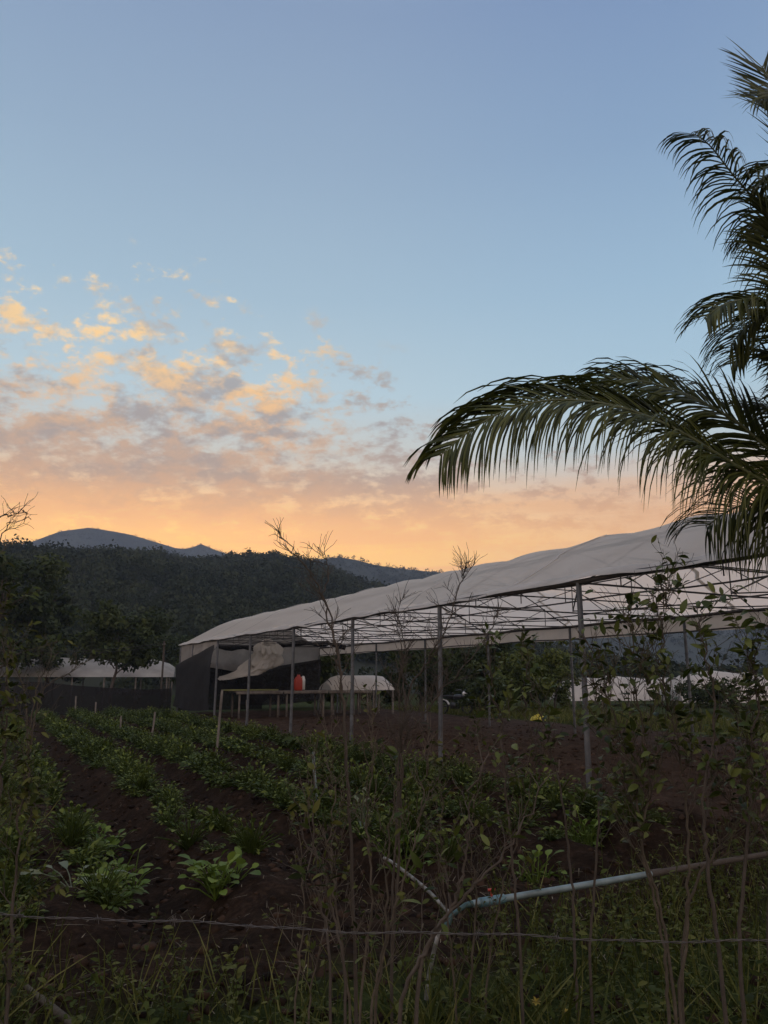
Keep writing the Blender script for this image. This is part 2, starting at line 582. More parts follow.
def ground_material():
    m = bpy.data.materials.new('ground')
    m.use_nodes = True
    t = NT(m.node_tree)
    tcn = t.n('ShaderNodeTexCoord')
    P = tcn.outputs['Object']
    se = t.n('ShaderNodeSeparateXYZ')
    t.link(P, se.inputs[0])
    x, y = se.outputs[0], se.outputs[1]
    s = t.m('ADD', t.m('MULTIPLY', x, float(D[0])), t.m('MULTIPLY', y, float(D[1])))
    p = t.m('ADD', t.m('MULTIPLY', x, float(N[0])), t.m('MULTIPLY', y, float(N[1])))
    wn = t.noise(P, .6, 4, .6)
    wob = t.m('MULTIPLY', t.m('SUBTRACT', wn, .5), 2.2)
    p2 = t.m('ADD', p, wob)
    s2 = t.m('ADD', s, wob)
    soil = t.m('MULTIPLY', t.rng(s2, 3.6, 4.2), t.rng(s2, 35.0, 34.0))
    soil = t.m('MULTIPLY', soil, t.m('MULTIPLY', t.rng(p2, -0.2, 0.4), t.rng(p2, 18.2, 17.2)))
    n1 = t.noise(P, 3.0, 8, .62)
    n2 = t.noise(P, 22.0, 6, .65)
    nm = t.m('ADD', t.m('MULTIPLY', n1, .5), t.m('MULTIPLY', n2, .5))
    earth = t.ramp(nm, [(.32, (.007, .0045, .003)), (.5, (.020, .0125, .008)), (.68, (.050, .031, .020))])
    # the strip under and beyond the roof is drier and redder
    dry = t.ramp(nm, [(.32, (.020, .0135, .010)), (.5, (.042, .028, .021)), (.68, (.080, .055, .041))])
    earth = t.mix(t.rng(p2, 7.0, 7.8), earth, dry)
    green = t.ramp(nm, [(.3, (.009, .013, .004)), (.5, (.026, .036, .010)), (.7, (.060, .070, .022))])
    c = t.mix(soil, green, earth)
    pb = t.n('ShaderNodeBsdfPrincipled')
    t.link(c, pb.inputs['Base Color'])
    pb.inputs['Roughness'].default_value = .95
    pb.inputs['Specular IOR Level'].default_value = .04
    b = t.n('ShaderNodeBump')
    b.inputs['Strength'].default_value = .8
    b.inputs['Distance'].default_value = .05
    t.link(t.noise(P, 14.0, 8, .7), b.inputs['Height'])
    t.link(b.outputs[0], pb.inputs['Normal'])
    o = t.n('ShaderNodeOutputMaterial')
    t.link(pb.outputs[0], o.inputs['Surface'])
    return m


# ------------------------------------------------------------------ ground: one sheet, fine in the field, coarse out to the horizon
def spaced(lo, hi, fine, out_lo, out_hi):
    a = list(np.arange(lo, hi, fine))
    st, v = fine, hi
    while v < out_hi:
        a.append(v)
        st *= 1.16
        v += st
    a.append(out_hi)
    st, v = fine, lo
    pre = []
    while True:
        st *= 1.16
        v -= st
        if v <= out_lo:
            break
        pre.append(v)
    return np.array([out_lo] + pre[::-1] + a)


gs = np.unique(np.concatenate([spaced(1.5, 13.0, .055, -1150, 13.0), spaced(13.0, 34.0, .13, 13.0, 1150)]))
gp = np.unique(np.concatenate([spaced(-2.0, 9.0, .055, -1150, 9.0), spaced(9.0, 18.5, .11, 9.0, 1150)]))
S, P_ = np.meshgrid(gs, gp, indexing='ij')
GX = S * D[0] + P_ * N[0]
GY = S * D[1] + P_ * N[1]
GZ = gz(GX, GY)
mb = MB()
mb.grid(np.stack([GX, GY, GZ], -1))
tag(mb.build('ground', ground_material(), smooth=True), kind='structure')

# ------------------------------------------------------------------ hills


def px_dir(x, y):
    q = at(x, y, 1.0) - np.array([0, 0, EYE])
    return math.degrees(math.atan2(q[0], q[1])), q[2] / math.hypot(q[0], q[1])


def hill(name, prof, d0, d1, d2, seed, mat, rough=0.06, az0=-80, az1=80, na=260, nr=70, left=None, right_=None):
    """terrain that rises from distance d0 to a crest at d1 whose skyline follows prof (pixels), and falls away behind"""
    A = [px_dir(*q) for q in prof]
    pa = np.array([q[0] for q in A])
    pe = np.array([q[1] for q in A])
    if left is not None:
        pa = np.concatenate([[az0], pa])
        pe = np.concatenate([[left], pe])
    if right_ is not None:
        pa = np.concatenate([pa, [az1]])
        pe = np.concatenate([pe, [right_]])
    az_ = np.linspace(az0, az1, na)
    e = np.interp(az_, pa, pe)
    r = np.concatenate([np.linspace(d0, d1, nr), np.linspace(d1, d2, 12)[1:]])
    AZ, RR = np.meshgrid(np.radians(az_), r, indexing='ij')
    f = np.where(RR <= d1, np.clip((RR - d0) / (d1 - d0), 0, 1) ** 0.85, 1 - 0.5 * ((RR - d1) / (d2 - d1)) ** 1.3)
    crest = np.maximum(e * d1 + EYE, -3)[:, None]
    x = RR * np.sin(AZ)
    y = RR * np.cos(AZ)
    bumpy = np.sin(math.pi * np.clip((RR - d0) / (d1 - d0), 0, 1)) * rough * d1
    z = crest * f + bumpy * fbm(x / (d1 * .22), y / (d1 * .22), seed, 4) - 0.5
    m_ = MB()
    m_.grid(np.stack([x, y, z], -1))
    o = m_.build(name, mat, smooth=True)
    tag(o, kind='structure')
    return (np.stack([x, y, z], -1), az_, r)


front_prof = [(-200, 556), (-80, 548), (0, 547), (60, 545), (120, 545), (155, 546), (195, 554), (235, 551), (270, 553), (310, 560), (350, 574), (400, 592), (460, 614), (560, 646), (660, 662), (768, 668), (900, 668)]
fh, fa, fr = hill('hill', [(a_, b_ + 11) for a_, b_ in front_prof], 70, 360, 480, 11, MAT['hill_soil'], .03, left=.12, right_=.05)
far_prof = [(-200, 585), (-60, 562), (0, 549), (30, 542), (60, 531), (90, 527), (130, 534), (160, 543), (180, 549), (190, 548), (201, 543.5), (213, 549), (250, 560), (330, 585), (420, 600), (768, 640)]
hf, hfa, hfr = hill('far_hill', far_prof, 760, 1000, 1180, 23, MAT['hill_far'], .02, left=.05, right_=.03)
mid_prof = [(120, 640), (240, 575), (290, 556), (315, 552), (338, 549.5), (355, 552), (375, 557.5), (400, 561), (430, 564), (452, 566), (500, 575), (600, 598), (700, 612), (768, 618), (900, 620)]
hm, ha, hr = hill('middle_hill', [(a_, b_ + 7) for a_, b_ in mid_prof], 430, 640, 780, 31, MAT['hill_far'], .03, left=.02, right_=.05)


def canopy(name, surf, azs, n, a_lo, a_hi, size, leafn, bias=1.0, cap_row=None):
    """forest mass: many uneven crowns made of leaf-clump faces"""
    rows = np.where((azs > a_lo) & (azs < a_hi))[0]
    nr_ = cap_row
    ii = rng.integers(rows[0], rows[-1], n)
    jf = rng.random(n) ** bias
    jj = (jf * (nr_ - 1)).astype(int)
    u, v_ = rng.random(n), rng.random(n)
    Q = (surf[ii, jj] * (1 - u)[:, None] + surf[ii + 1, jj] * u[:, None])
    Q2 = (surf[ii, np.minimum(jj + 1, nr_)] * (1 - u)[:, None] + surf[ii + 1, np.minimum(jj + 1, nr_)] * u[:, None])
    C = Q * (1 - v_)[:, None] + Q2 * v_[:, None]
    rad = size * (0.6 + 0.8 * rng.random(n) ** 2)
    hgt = rad * (0.8 + 0.7 * rng.random(n))
    tone = rng.random(n)
    dist = np.hypot(C[:, 0], C[:, 1])
    k_ = np.repeat(np.arange(n), np.clip(leafn * 200 / dist, 30, 260).astype(int))
    dr = unit(rng.normal(size=(len(k_), 3)))
    dr[:, 2] = np.abs(dr[:, 2]) * 1.1 - .25
    rr = 0.62 + 0.45 * rng.random(len(k_))
    lob = 1 + 0.25 * np.sin(dr[:, 0] * 5 + k_) * np.cos(dr[:, 1] * 6 + k_ * 2)
    off = dr * (rr * lob)[:, None] * np.stack([rad[k_], rad[k_], hgt[k_]], -1)
    pos = C[k_] + off + np.stack([0 * rad[k_], 0 * rad[k_], hgt[k_] * .35], -1)
    nrm = dr + 0.7 * rng.normal(size=dr.shape)
    m_ = MB()
    m_.quads(pos, nrm, rad[k_] * (0.08 + 0.10 * rng.random(len(k_))) * np.sqrt(np.clip(dist[k_] / 150, .7, 2.4)), np.clip(tone[k_] * .75 + .25 * rng.random(len(k_)), 0, 1), 1.25, .12)
    tag(m_.build(name, MAT['forest']), {'forest': 'dense dark green forest covering the near hillside', 'ridge_forest': 'dark blue-green forest along the middle ridge', 'far_forest': 'hazy blue forest on the farthest rounded hill'}[name], 'forest', kind='stuff')


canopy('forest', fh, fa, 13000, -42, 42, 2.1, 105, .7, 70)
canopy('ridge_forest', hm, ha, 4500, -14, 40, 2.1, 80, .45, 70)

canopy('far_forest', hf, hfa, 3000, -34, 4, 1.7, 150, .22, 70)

# ------------------------------------------------------------------ haze
mh = bpy.data.materials.new('haze')
mh.use_nodes = True
t = NT(mh.node_tree)
pv = t.n('ShaderNodeVolumePrincipled')
pv.inputs['Color'].default_value = (.58, .74, 1.0, 1)
pv.inputs['Density'].default_value = 0.00040
o_ = t.n('ShaderNodeOutputMaterial')
t.link(pv.outputs[0], o_.inputs['Volume'])
mb = MB()
mb.box((0, 0, 112), (1450, 0, 0), (0, 1450, 0), (0, 0, 116))
hz = mb.build('haze', mh)
tag(hz, 'thin evening haze between the field and the hills', 'haze', kind='stuff')

# ------------------------------------------------------------------ greenhouse
P0, P1 = 7.70, 14.40
EAVE, RIDGE = 2.95, 4.25
S0, S1 = 0.6, 34.7
POLES = [0.75, 4.63, 8.52, 12.45, 16.40, 20.35, 24.35, 28.35, 32.2, 34.5]


def arch(p):
    u = np.clip((np.asarray(p, float) - P0) / (P1 - P0), 0, 1)
    return EAVE + (RIDGE - EAVE) * np.sin(math.pi * u) ** 1.12


gh = empty('greenhouse', sp(16, (P0 + P1) / 2, 0), 'long open-sided greenhouse with a pale plastic arched roof on grey steel poles', 'greenhouse')
# roof film: sags a little between the hoops, edge hangs over the eave rail
ss = np.arange(S0, S1 + .01, .16)
us = np.linspace(0, 1, 40)
SS, UU = np.meshgrid(ss, us, indexing='ij')
PP = P0 - .06 + (P1 - P0 + .12) * UU
zz_ = arch(PP) + .035
sag = np.sin(math.pi * ((SS - 0.75) / 1.97 % 1.0)) * .075 * np.sin(math.pi * UU)
zz_ = zz_ - sag + .07 * fbm(SS * .16, UU * 1.2, 81, 2) * np.sin(math.pi * UU) + .04 * fbm(SS * .9, UU * 7, 85, 4)
edge_ = np.minimum(UU, 1 - UU)
zz_ = zz_ - .05 * sstep(.02, 0, edge_) * (1 + .6 * fbm(SS * 1.3, UU * 2, 90, 2))
pts = SS[..., None] * D + PP[..., None] * N + zz_[..., None] * np.array([0, 0, 1.0])
mb = MB()
mb.grid(pts)
roof = part(mb, 'roof_cover', MAT['film_white'], gh, True)
UP = np.array([0, 0, 1.0])
# eave rails, ridge and purlins
for nm, p_, z_, r_ in (('eave_rail', P0, EAVE - .02, .042), ('eave_rail', P1, EAVE - .02, .04), ('purlin', 9.4, float(arch(9.4)) - .09, .016), ('ridge_pole', 11.05, RIDGE - .06, .026), ('purlin', 12.7, float(arch(12.7)) - .09, .016), ('lower_rail', P1, EAVE - .36, .02), ('lower_rail', 9.9, EAVE + .02, .016), ('lower_rail', 12.2, EAVE + .02, .016)):
    mb = MB()
    mb.tube([sp(s_, p_, z_ + .015 * math.sin(s_ * 1.7 + p_)) for s_ in np.linspace(S0 + .05, S1 - .05, 40)], r_, 6)
    part(mb, nm, MAT['dark_steel'], gh, True)
for i, s_ in enumerate(POLES):
    for p_ in (P0, P1):
        mb = MB()
        lean = .04 * math.sin(i * 2.3 + p_)
        mb.tube([sp(s_ + lean * .5, p_ - .02, -.15), sp(s_ + lean * .2, p_, 1.4), sp(s_, p_, EAVE - .03)], .042 if p_ == P0 else .036, 8)
        part(mb, 'pole', MAT['galvanised'], gh, True)
    # truss: tie beam, upper chord, webs, arched hoop
    mb = MB()
    mb.tube([sp(s_, P0, EAVE - .03), sp(s_, 11.05, EAVE - .06), sp(s_, P1, EAVE - .03)], .017, 6)
    mb.tube([sp(s_, 8.55, EAVE + .42), sp(s_, 13.55, EAVE + .42)], .012, 6)
    for a_, b_ in ((8.55, 9.6), (9.6, 8.55), (11.05, 9.6), (11.05, 12.5), (13.55, 12.5)):
        mb.tube([sp(s_, a_, EAVE + .42), sp(s_, b_, EAVE - .04)], .009, 5)
    for a_ in (8.55, 11.05, 13.55):
        mb.tube([sp(s_, a_, EAVE - .04), sp(s_, a_, float(arch(a_)) - .03)], .011, 5)
    hp = np.linspace(P0, P1, 24)
    mb.tube([sp(s_, q, float(arch(q)) - .06) for q in hp], .014, 6)
    part(mb, 'truss', MAT['dark_steel'], gh, True)
for i in range(len(POLES) - 1):
    s_ = (POLES[i] + POLES[i + 1]) / 2
    mb = MB()
    hp = np.linspace(P0, P1, 22)
    mb.tube([sp(s_, q, float(arch(q)) - .06) for q in hp], .011, 5)
    mb.tube([sp(s_, P0, EAVE - .02), sp(s_, P1, EAVE - .02)], .013, 5)
    part(mb, 'hoop', MAT['dark_steel'], gh, True)
    # wind braces rising from one tie to the next, and short hangers
    mb = MB()
    a, b = POLES[i], POLES[i + 1]
    mb.tube([sp(a, P0, EAVE - .05), sp(b, 11.05, EAVE - .02)], .013, 5)
    mb.tube([sp(b, 11.05, EAVE - .02), sp(a, P1, EAVE - .05)], .013, 5)
    for q in (.28, .36, .72):
        sq = a + (b - a) * q
        mb.tube([sp(sq, 9.9 if q != .36 else P0 + .02, EAVE + .02), sp(sq, 9.9 if q != .36 else P0 + .02, EAVE + .42 if q != .36 else EAVE - .22)], .010, 5)
    part(mb, 'brace', MAT['dark_steel'], gh, True)
# lapped seams of the film and the folded strip along the near edge
for q_ in (4.6, 10.5, 14.4, 20.3, 26.3, 30.3):
    m_ = MB()
    uu = np.linspace(0.01, .99, 40)
    i0 = np.clip(int((q_ - S0) / .16), 2, len(ss) - 3)
    jj = np.linspace(0, pts.shape[1] - 1, 40).astype(int)
    sh = (np.linspace(0, 5, 40)).astype(int) * (1 if q_ != 14.4 else 3)
    a_ = pts[np.clip(i0 + sh, 0, len(ss) - 1), jj] + UP * .008
    m_.grid(np.stack([a_ - D * .05, a_ + UP * .012, a_ + D * .05], 1))
    part(m_, 'seam', MAT['film_dirty'], gh, True)
a_ = pts[:, 0]
wv_ = .02 * fbm(ss * 1.2, ss * 0, 91, 3)
m_ = MB()
m_.grid(np.stack([a_ + N * .22 + UP * .13, a_ + N * .02 + UP * .02 - N * .03, a_ - N * .03 - UP * (.012 + wv_ * .6)[:, None]], 1))
part(m_, 'edge_strip', MAT['film_dirty'], gh, True)
# valance hanging along the far eave
ss = np.arange(S0, S1, .2)
hh = np.linspace(0, 1, 5)
SS, HH = np.meshgrid(ss, hh, indexing='ij')
wv = .03 * np.sin(SS * 5) * HH + .05 * fbm(SS * .8, HH, 95, 2) * HH
pts = SS[..., None] * D + (P1 + .05 + wv)[..., None] * N + (EAVE + .02 - HH * (.40 + .05 * fbm(SS * .5, HH * 0, 96, 2)))[..., None] * np.array([0, 0, 1.0])
mb = MB()
mb.grid(pts)
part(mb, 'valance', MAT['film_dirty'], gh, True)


def sheet(fn, na=24, nb=16):
    a, b = np.meshgrid(np.linspace(0, 1, na), np.linspace(0, 1, nb), indexing='ij')
    return fn(a, b)


def lerp(a, b, t):
    return a + (b - a) * t


UP = np.array([0, 0, 1.0])


def hung(c00, c10, c01, c11, fold=.05, freq=20, seed=1, sagb=0.0, na=30, nb=18, nrm=None):
    """cloth hung between four corners (top-left, top-right, bottom-left, bottom-right)"""
    nrm = N if nrm is None else nrm
    def fn(a, b):
        A, B = a[..., None], b[..., None]
        q = lerp(lerp(np.array(c00), np.array(c10), A), lerp(np.array(c01), np.array(c11), A), B)
        q = q + nrm * (fold * (np.sin(a * freq + 2 * fbm(a * 3, b * 2, seed, 2)) * (.3 + .7 * b) + 1.5 * fbm(a * 4, b * 3, seed + 3, 3)))[..., None]
        q = q - UP * (sagb * np.sin(math.pi * a) * b)[..., None]
        return q
    m_ = MB()
    m_.grid(sheet(fn, na, nb))
    return m_


# dark net on the last side bay, plastic above it
m_ = hung(sp(28.4, P0 - .17, 2.75), sp(34.5, P0 - .17, 2.05), sp(28.4, P0 - .17, .35), sp(34.5, P0 - .17, .30), .06, 9, 3, .1)
# upper edge swoops: higher at the front pole, low in the middle
part(m_, 'side_net', MAT['net_black'], gh, True)
m_ = hung(sp(28.45, P0, 2.93), sp(34.4, P0, 2.93), sp(28.45, P0, 2.6), sp(34.4, P0, 1.95), .03, 14, 5)
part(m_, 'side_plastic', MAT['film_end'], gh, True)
m_ = hung(sp(34.55, P0 + .02, 2.1), sp(34.55, 11.6, 2.3), sp(34.55, P0 + .02, .1), sp(34.55, 11.6, .1), .06, 12, 8, .0, nrm=D)
part(m_, 'end_backdrop', MAT['net_black'], gh, True)  # dark sheet added behind the open end, standing in for its shade
# gable end: plastic above, dark net hanging below with a slanting top edge
EP = np.linspace(P0, P1, 30)
top = np.array([sp(34.45, q, float(arch(q)) - .02) for q in EP])
bz = np.interp(EP, [P0, 8.6, 10.2, 11.4, P1], [2.3, 2.05, 1.8, 1.75, 2.3])
bot = np.array([sp(34.45, q, z_) for q, z_ in zip(EP, bz)])
tt = np.linspace(0, 1, 16)[None, :, None]
gp_ = top[:, None] * (1 - tt) + bot[:, None] * tt
A_, B_ = np.meshgrid(np.linspace(0, 1, 30), np.linspace(0, 1, 16), indexing='ij')
gp_ = gp_ + D * (.06 * np.sin(A_ * 40 + 3 * fbm(A_ * 4, B_, 33, 2)) * B_ + .1 * fbm(A_ * 6, B_ * 3, 34, 3))[..., None]
mb = MB()
mb.grid(gp_)
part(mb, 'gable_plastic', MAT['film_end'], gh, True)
m_ = hung(sp(34.3, 10.6, 1.8), sp(34.3, P1, 2.4), sp(34.3, 10.4, .3), sp(34.3, P1, .5), .07, 13, 12, .1, nrm=D)
part(m_, 'gable_net', MAT['net_black'], gh, True)
# loose plastic bunched up and drooping from the roof in front of the gable
mb = MB()
rowsN = 22
path = catmull([sp(30.2, 10.35, 2.95), sp(30.2, 10.3, 2.6), sp(30.1, 10.05, 2.2), sp(29.9, 9.5, 1.86), sp(29.7, 8.9, 1.66), sp(29.5, 8.2, 1.5)], 14)
wid = np.interp(np.linspace(0, 1, len(path)), [0, .12, .35, .55, .75, 1], [.34, .60, .66, .46, .28, .14])
rowsN = 72
ang = np.linspace(0, 2 * math.pi, rowsN, endpoint=False)
rings = []
for i, (q, w_) in enumerate(zip(path, wid)):
    cr_ = fbm(np.cos(ang) * 2.2 + 9, np.sin(ang) * 2.2 + i * .10, 210, 4) + .5 * np.abs(np.sin(ang * 4 + 2.5 * fbm(np.cos(ang) * 2 + 3, np.sin(ang) * 2 + i * .08, 216, 2)))
    rr = w_ * (.78 + .55 * cr_)
    rings.append(q + (rr * np.cos(ang))[:, None] * N * .95 + (rr * np.sin(ang))[:, None] * (UP * .45 + D * .75) - UP * (.12 * np.abs(np.cos(ang)) * w_)[:, None])
mb.grid(np.array(rings), closed=True)
part(mb, 'plastic_bunch', MAT['film_dirty'], gh, True)
# dark net rolled up under the roof
mb = MB()
qs = np.linspace(0, 1, 26)
mb.tube([sp(31.2 - .6 * q, P0 + .1 + 6.2 * q, 2.86 - .12 * math.sin(q * math.pi * 2) + .03 * math.sin(q * 30)) for q in qs], .10 + .03 * np.sin(qs * 40), 8)
part(mb, 'rolled_net', MAT['net_black'], gh, True)

# ------------------------------------------------------------------ benches in the greenhouse


def bench(s_, p_a, p_b, z_, label, top_mat, legs=2):
    b = empty('seedling_bench', sp(s_, (p_a + p_b) / 2, 0), label, 'bench', 'benches under the greenhouse roof')
    m1 = MB()
    pc, hl = (p_a + p_b) / 2, (p_b - p_a) / 2
    m1.box(sp(s_, pc, z_), N * hl, D * .55, UP * .022)
    m1.box(sp(s_ - .55, pc, z_ - .05), N * hl, D * .02, UP * .04)
    part(m1, 'bench_top', MAT[top_mat], b)
    for q in np.linspace(p_a + .15, p_b - .15, legs):
        for ds in (-.45, .45):
            m2 = MB()
            m2.box(sp(s_ + ds, q, (z_ - .04) / 2 - .05), N * .03, D * .03, UP * ((z_ - .04) / 2 + .05))
            part(m2, 'leg', MAT['wood_grey'], b)
    return b


bench(28.9, 8.5, 10.35, 1.0, 'grey bench with a yellow-green board beneath the bunched white plastic', 'wood_grey')
bench(28.9, 10.4, 12.25, 1.0, 'grey bench carrying the red container in the greenhouse', 'wood_grey')
bench(28.9, 12.3, 14.2, 1.0, 'grey bench in front of the rounded white plastic cover', 'wood_grey')
mb = MB()
mb.box((0, 0, 0), N * 1.05, D * .3, UP * .02)
o = mb.build('board', MAT['board_green'])
o.location = tuple(sp(28.75, 9.15, 1.062))
tag(o, 'yellow-green board lying on the leftmost bench of the greenhouse', 'board')

# red container with a white flank
c0 = sp(28.8, 11.15, 1.022)
rc = empty('container', c0, 'red plastic container with a pale side standing on a bench', 'container')


def loft(secs, n=14):
    """secs: (z, halfx, halfy) rounded box sections around an axis"""
    rings = []
    a = np.arange(n) * 2 * math.pi / n
    for z_, hx, hy in secs:
        cx = np.sign(np.cos(a)) * np.abs(np.cos(a)) ** .6 * hx
        cy = np.sign(np.sin(a)) * np.abs(np.sin(a)) ** .6 * hy
        rings.append(np.stack([cx, cy, np.full(n, z_)], -1))
    return np.array(rings)


def place(Rg, o_, ax, ay):
    return o_ + Rg[..., :1] * ax + Rg[..., 1:2] * ay + Rg[..., 2:] * UP


mb = MB()
mb.grid(place(loft([(0, .01, .01), (0, .15, .11), (.06, .17, .13), (.40, .17, .13), (.50, .13, .1), (.56, .06, .06), (.62, .06, .06), (.62, .001, .001)]), c0, N, D), closed=True)
part(mb, 'tank', MAT['red_plastic'], rc, True)
mb = MB()
mb.grid(place(loft([(0.04, .001, .001), (.04, .07, .12), (.42, .08, .125), (.55, .05, .08), (.58, .001, .001)]), c0 + N * .19, N, D), closed=True)
part(mb, 'back_plate', MAT['white_plastic'], rc, True)
mb = MB()
mb.tube(catmull([c0 + N * -.05 + UP * .56, c0 + N * -.03 + UP * .68, c0 + N * .12 + UP * .68, c0 + N * .15 + UP * .5], 5), .014, 6)
part(mb, 'handle', MAT['rubber'], rc, True)

# ------------------------------------------------------------------ white rounded covers and plastic tunnels


def tunnel(name, label, base, ax, length, width, height, z0, mat, cat='plastic tunnel', group=None, hoops=6, posts=False, seed=1, taper=.0, lumpy=.06):
    """arched plastic cover along ax, lower edge at z0, hoops under it, posts down to the ground when raised"""
    ax = unit(np.asarray(ax, float))
    sd_ = np.cross(UP, ax)
    root = empty(name, base, label, cat, group)
    base = np.asarray(base, float)
    na = max(12, int(length / .35))
    a, b = np.meshgrid(np.linspace(0, 1, na), np.linspace(0, 1, 20), indexing='ij')
    endr = np.minimum(1, np.minimum(a, 1 - a) * length / (width * .5 + .01) * 1.0)
    hf = (1 - taper * a) * (.55 + .45 * np.sqrt(np.clip(1 - (1 - endr) ** 2, 0, 1))) if lumpy > .05 else (1 - taper * a)
    ln = np.sin(math.pi * b) ** .75 * height * hf + lumpy * 1.6 * fbm(a * length * .7, b * 2, seed, 3) * np.sin(math.pi * b)
    off = (b - .5) * width
    q = base + (a * length)[..., None] * ax + off[..., None] * sd_ + (z0 + ln)[..., None] * UP
    m_ = MB()
    m_.grid(q)
    part(m_, 'cover', MAT[mat], root, True)
    for h in np.linspace(.03, .97, hoops):
        m_ = MB()
        bb = np.linspace(0, 1, 14)
        er = min(1, min(h, 1 - h) * length / (width * .5 + .01))
        hh_ = (1 - taper * h) * ((.55 + .45 * math.sqrt(max(0, 1 - (1 - er) ** 2))) if lumpy > .05 else 1)
        m_.tube([base + h * length * ax + (k_ - .5) * width * sd_ + UP * (z0 + math.sin(math.pi * k_) ** .75 * height * hh_ - .05) for k_ in bb], .02, 5)
        part(m_, 'hoop', MAT['dark_steel'], root, True)
        if posts:
            for k_ in (-.48, .48):
                m_ = MB()
                q0 = base + h * length * ax + k_ * width * sd_
                m_.tube([q0 + UP * -.2, q0 + UP * z0], .05, 6)
                part(m_, 'post', MAT['wood_grey'], root)
    return root


cv = sp(30.3, 12.95, 0)
tunnel('bench_cover', 'rounded white plastic cover standing on posts behind the benches', cv, N, 3.0, 1.4, .62, 1.0, 'film_dirty', 'plastic cover', hoops=4, posts=True, seed=3)
tunnel('plastic_tunnel', 'shorter pale plastic tunnel just behind the right-hand steel pole', np.append(at(560, 700, 43)[:2], 0), (1, .12, 0), 8.0, 3.4, 1.25, .3, 'film_dirty', group='pale plastic tunnels beyond the greenhouse', hoops=6, posts=True, seed=5, lumpy=.16)
tunnel('plastic_tunnel', 'longer pale plastic tunnel running off to the right behind the sapling', np.append(at(668, 700, 40)[:2], 0), (1, .05, 0), 14.0, 3.6, 1.45, .3, 'film_dirty', group='pale plastic tunnels beyond the greenhouse', hoops=8, posts=True, seed=6, lumpy=.2)
tunnel('plastic_tunnel', 'long pale plastic roof beyond the dark net fence and the round tree', np.append(at(-60, 700, 46)[:2], 0), (1, .25, 0), 13.4, 5.0, 1.15, 1.55, 'film_old', group='pale plastic roofs beyond the net fence', hoops=8, posts=True, seed=7, lumpy=.09)

# ------------------------------------------------------------------ dark net fence across the end of the field
nf = empty('net_fence', sp(35, -2, 0), 'dark shade-net fence closing the far end of the crop field', 'fence')
pa_ = np.linspace(-22, 7.5, 90)
topz = 1.18 + .10 * np.sin(pa_ * .7) + .16 * np.exp(-((pa_ - 1.2) / 1.6) ** 2) + .06 * fbm(pa_ * .8, pa_ * 0, 44, 3)
hh = np.linspace(0, 1, 8)
PA, HH = np.meshgrid(pa_, hh, indexing='ij')
bil = .12 * np.sin(HH * math.pi) * fbm(PA * .5, HH * 2, 47, 3)
q = (35 + bil)[..., None] * D + PA[..., None] * N + (HH * topz[:, None] - .05)[..., None] * UP
mb = MB()
mb.grid(q)
part(mb, 'netting', MAT['net_black'], nf, True)
for p_ in np.arange(-21.5, 7.6, 2.9):
    mb = MB()
    mb.tube([sp(35.08, p_, -.2), sp(35.08, p_ + .03, 1.35)], .03, 6)
    part(mb, 'post', MAT['wood_grey'], nf)

# thin post beside the greenhouse end and a pair of cables
pb_ = sp(35.2, 7.1, 0)
cp = empty('cable_post', pb_, 'thin wooden post beside the greenhouse end carrying the slack cables', 'post')
mb = MB()
mb.tube([pb_ + UP * -.2, pb_ + UP * 3.15], [.05, .04], 7)
part(mb, 'shaft', MAT['bark'], cp)
mb = MB()
mb.box(pb_ + UP * 3.0, N * .02, D * .25, UP * .025)
part(mb, 'cross_piece', MAT['wood_grey'], cp)
for j, (y0, y1, lab) in enumerate(((644, 642, 'upper of two slack cables crossing in front of the hillside'), (650, 645, 'lower of two slack cables crossing in front of the hillside'))):
    a = at(-70, y0 - 2, 30)
    b = pb_ + UP * (3.05 - .12 * j) + D * (.2 * (1 if j else -1))
    tq = np.linspace(0, 1, 24)[:, None]
    mb = MB()
    mb.tube(a * (1 - tq) + b * tq - UP * (.95 - .15 * j) * 4 * tq * (1 - tq) * .38, .012, 5)
    tag(mb.build('cable', MAT['rubber']), lab, 'cable', 'cables left of the greenhouse')
a = at(-70, 640, 30)
mb = MB()
mb.tube([(a[0], a[1], -.2), (a[0], a[1], 3.3)], .06, 7)
tag(mb.build('cable_post', MAT['bark']), 'wooden post at the far left holding the cables', 'post')

# ------------------------------------------------------------------ trees


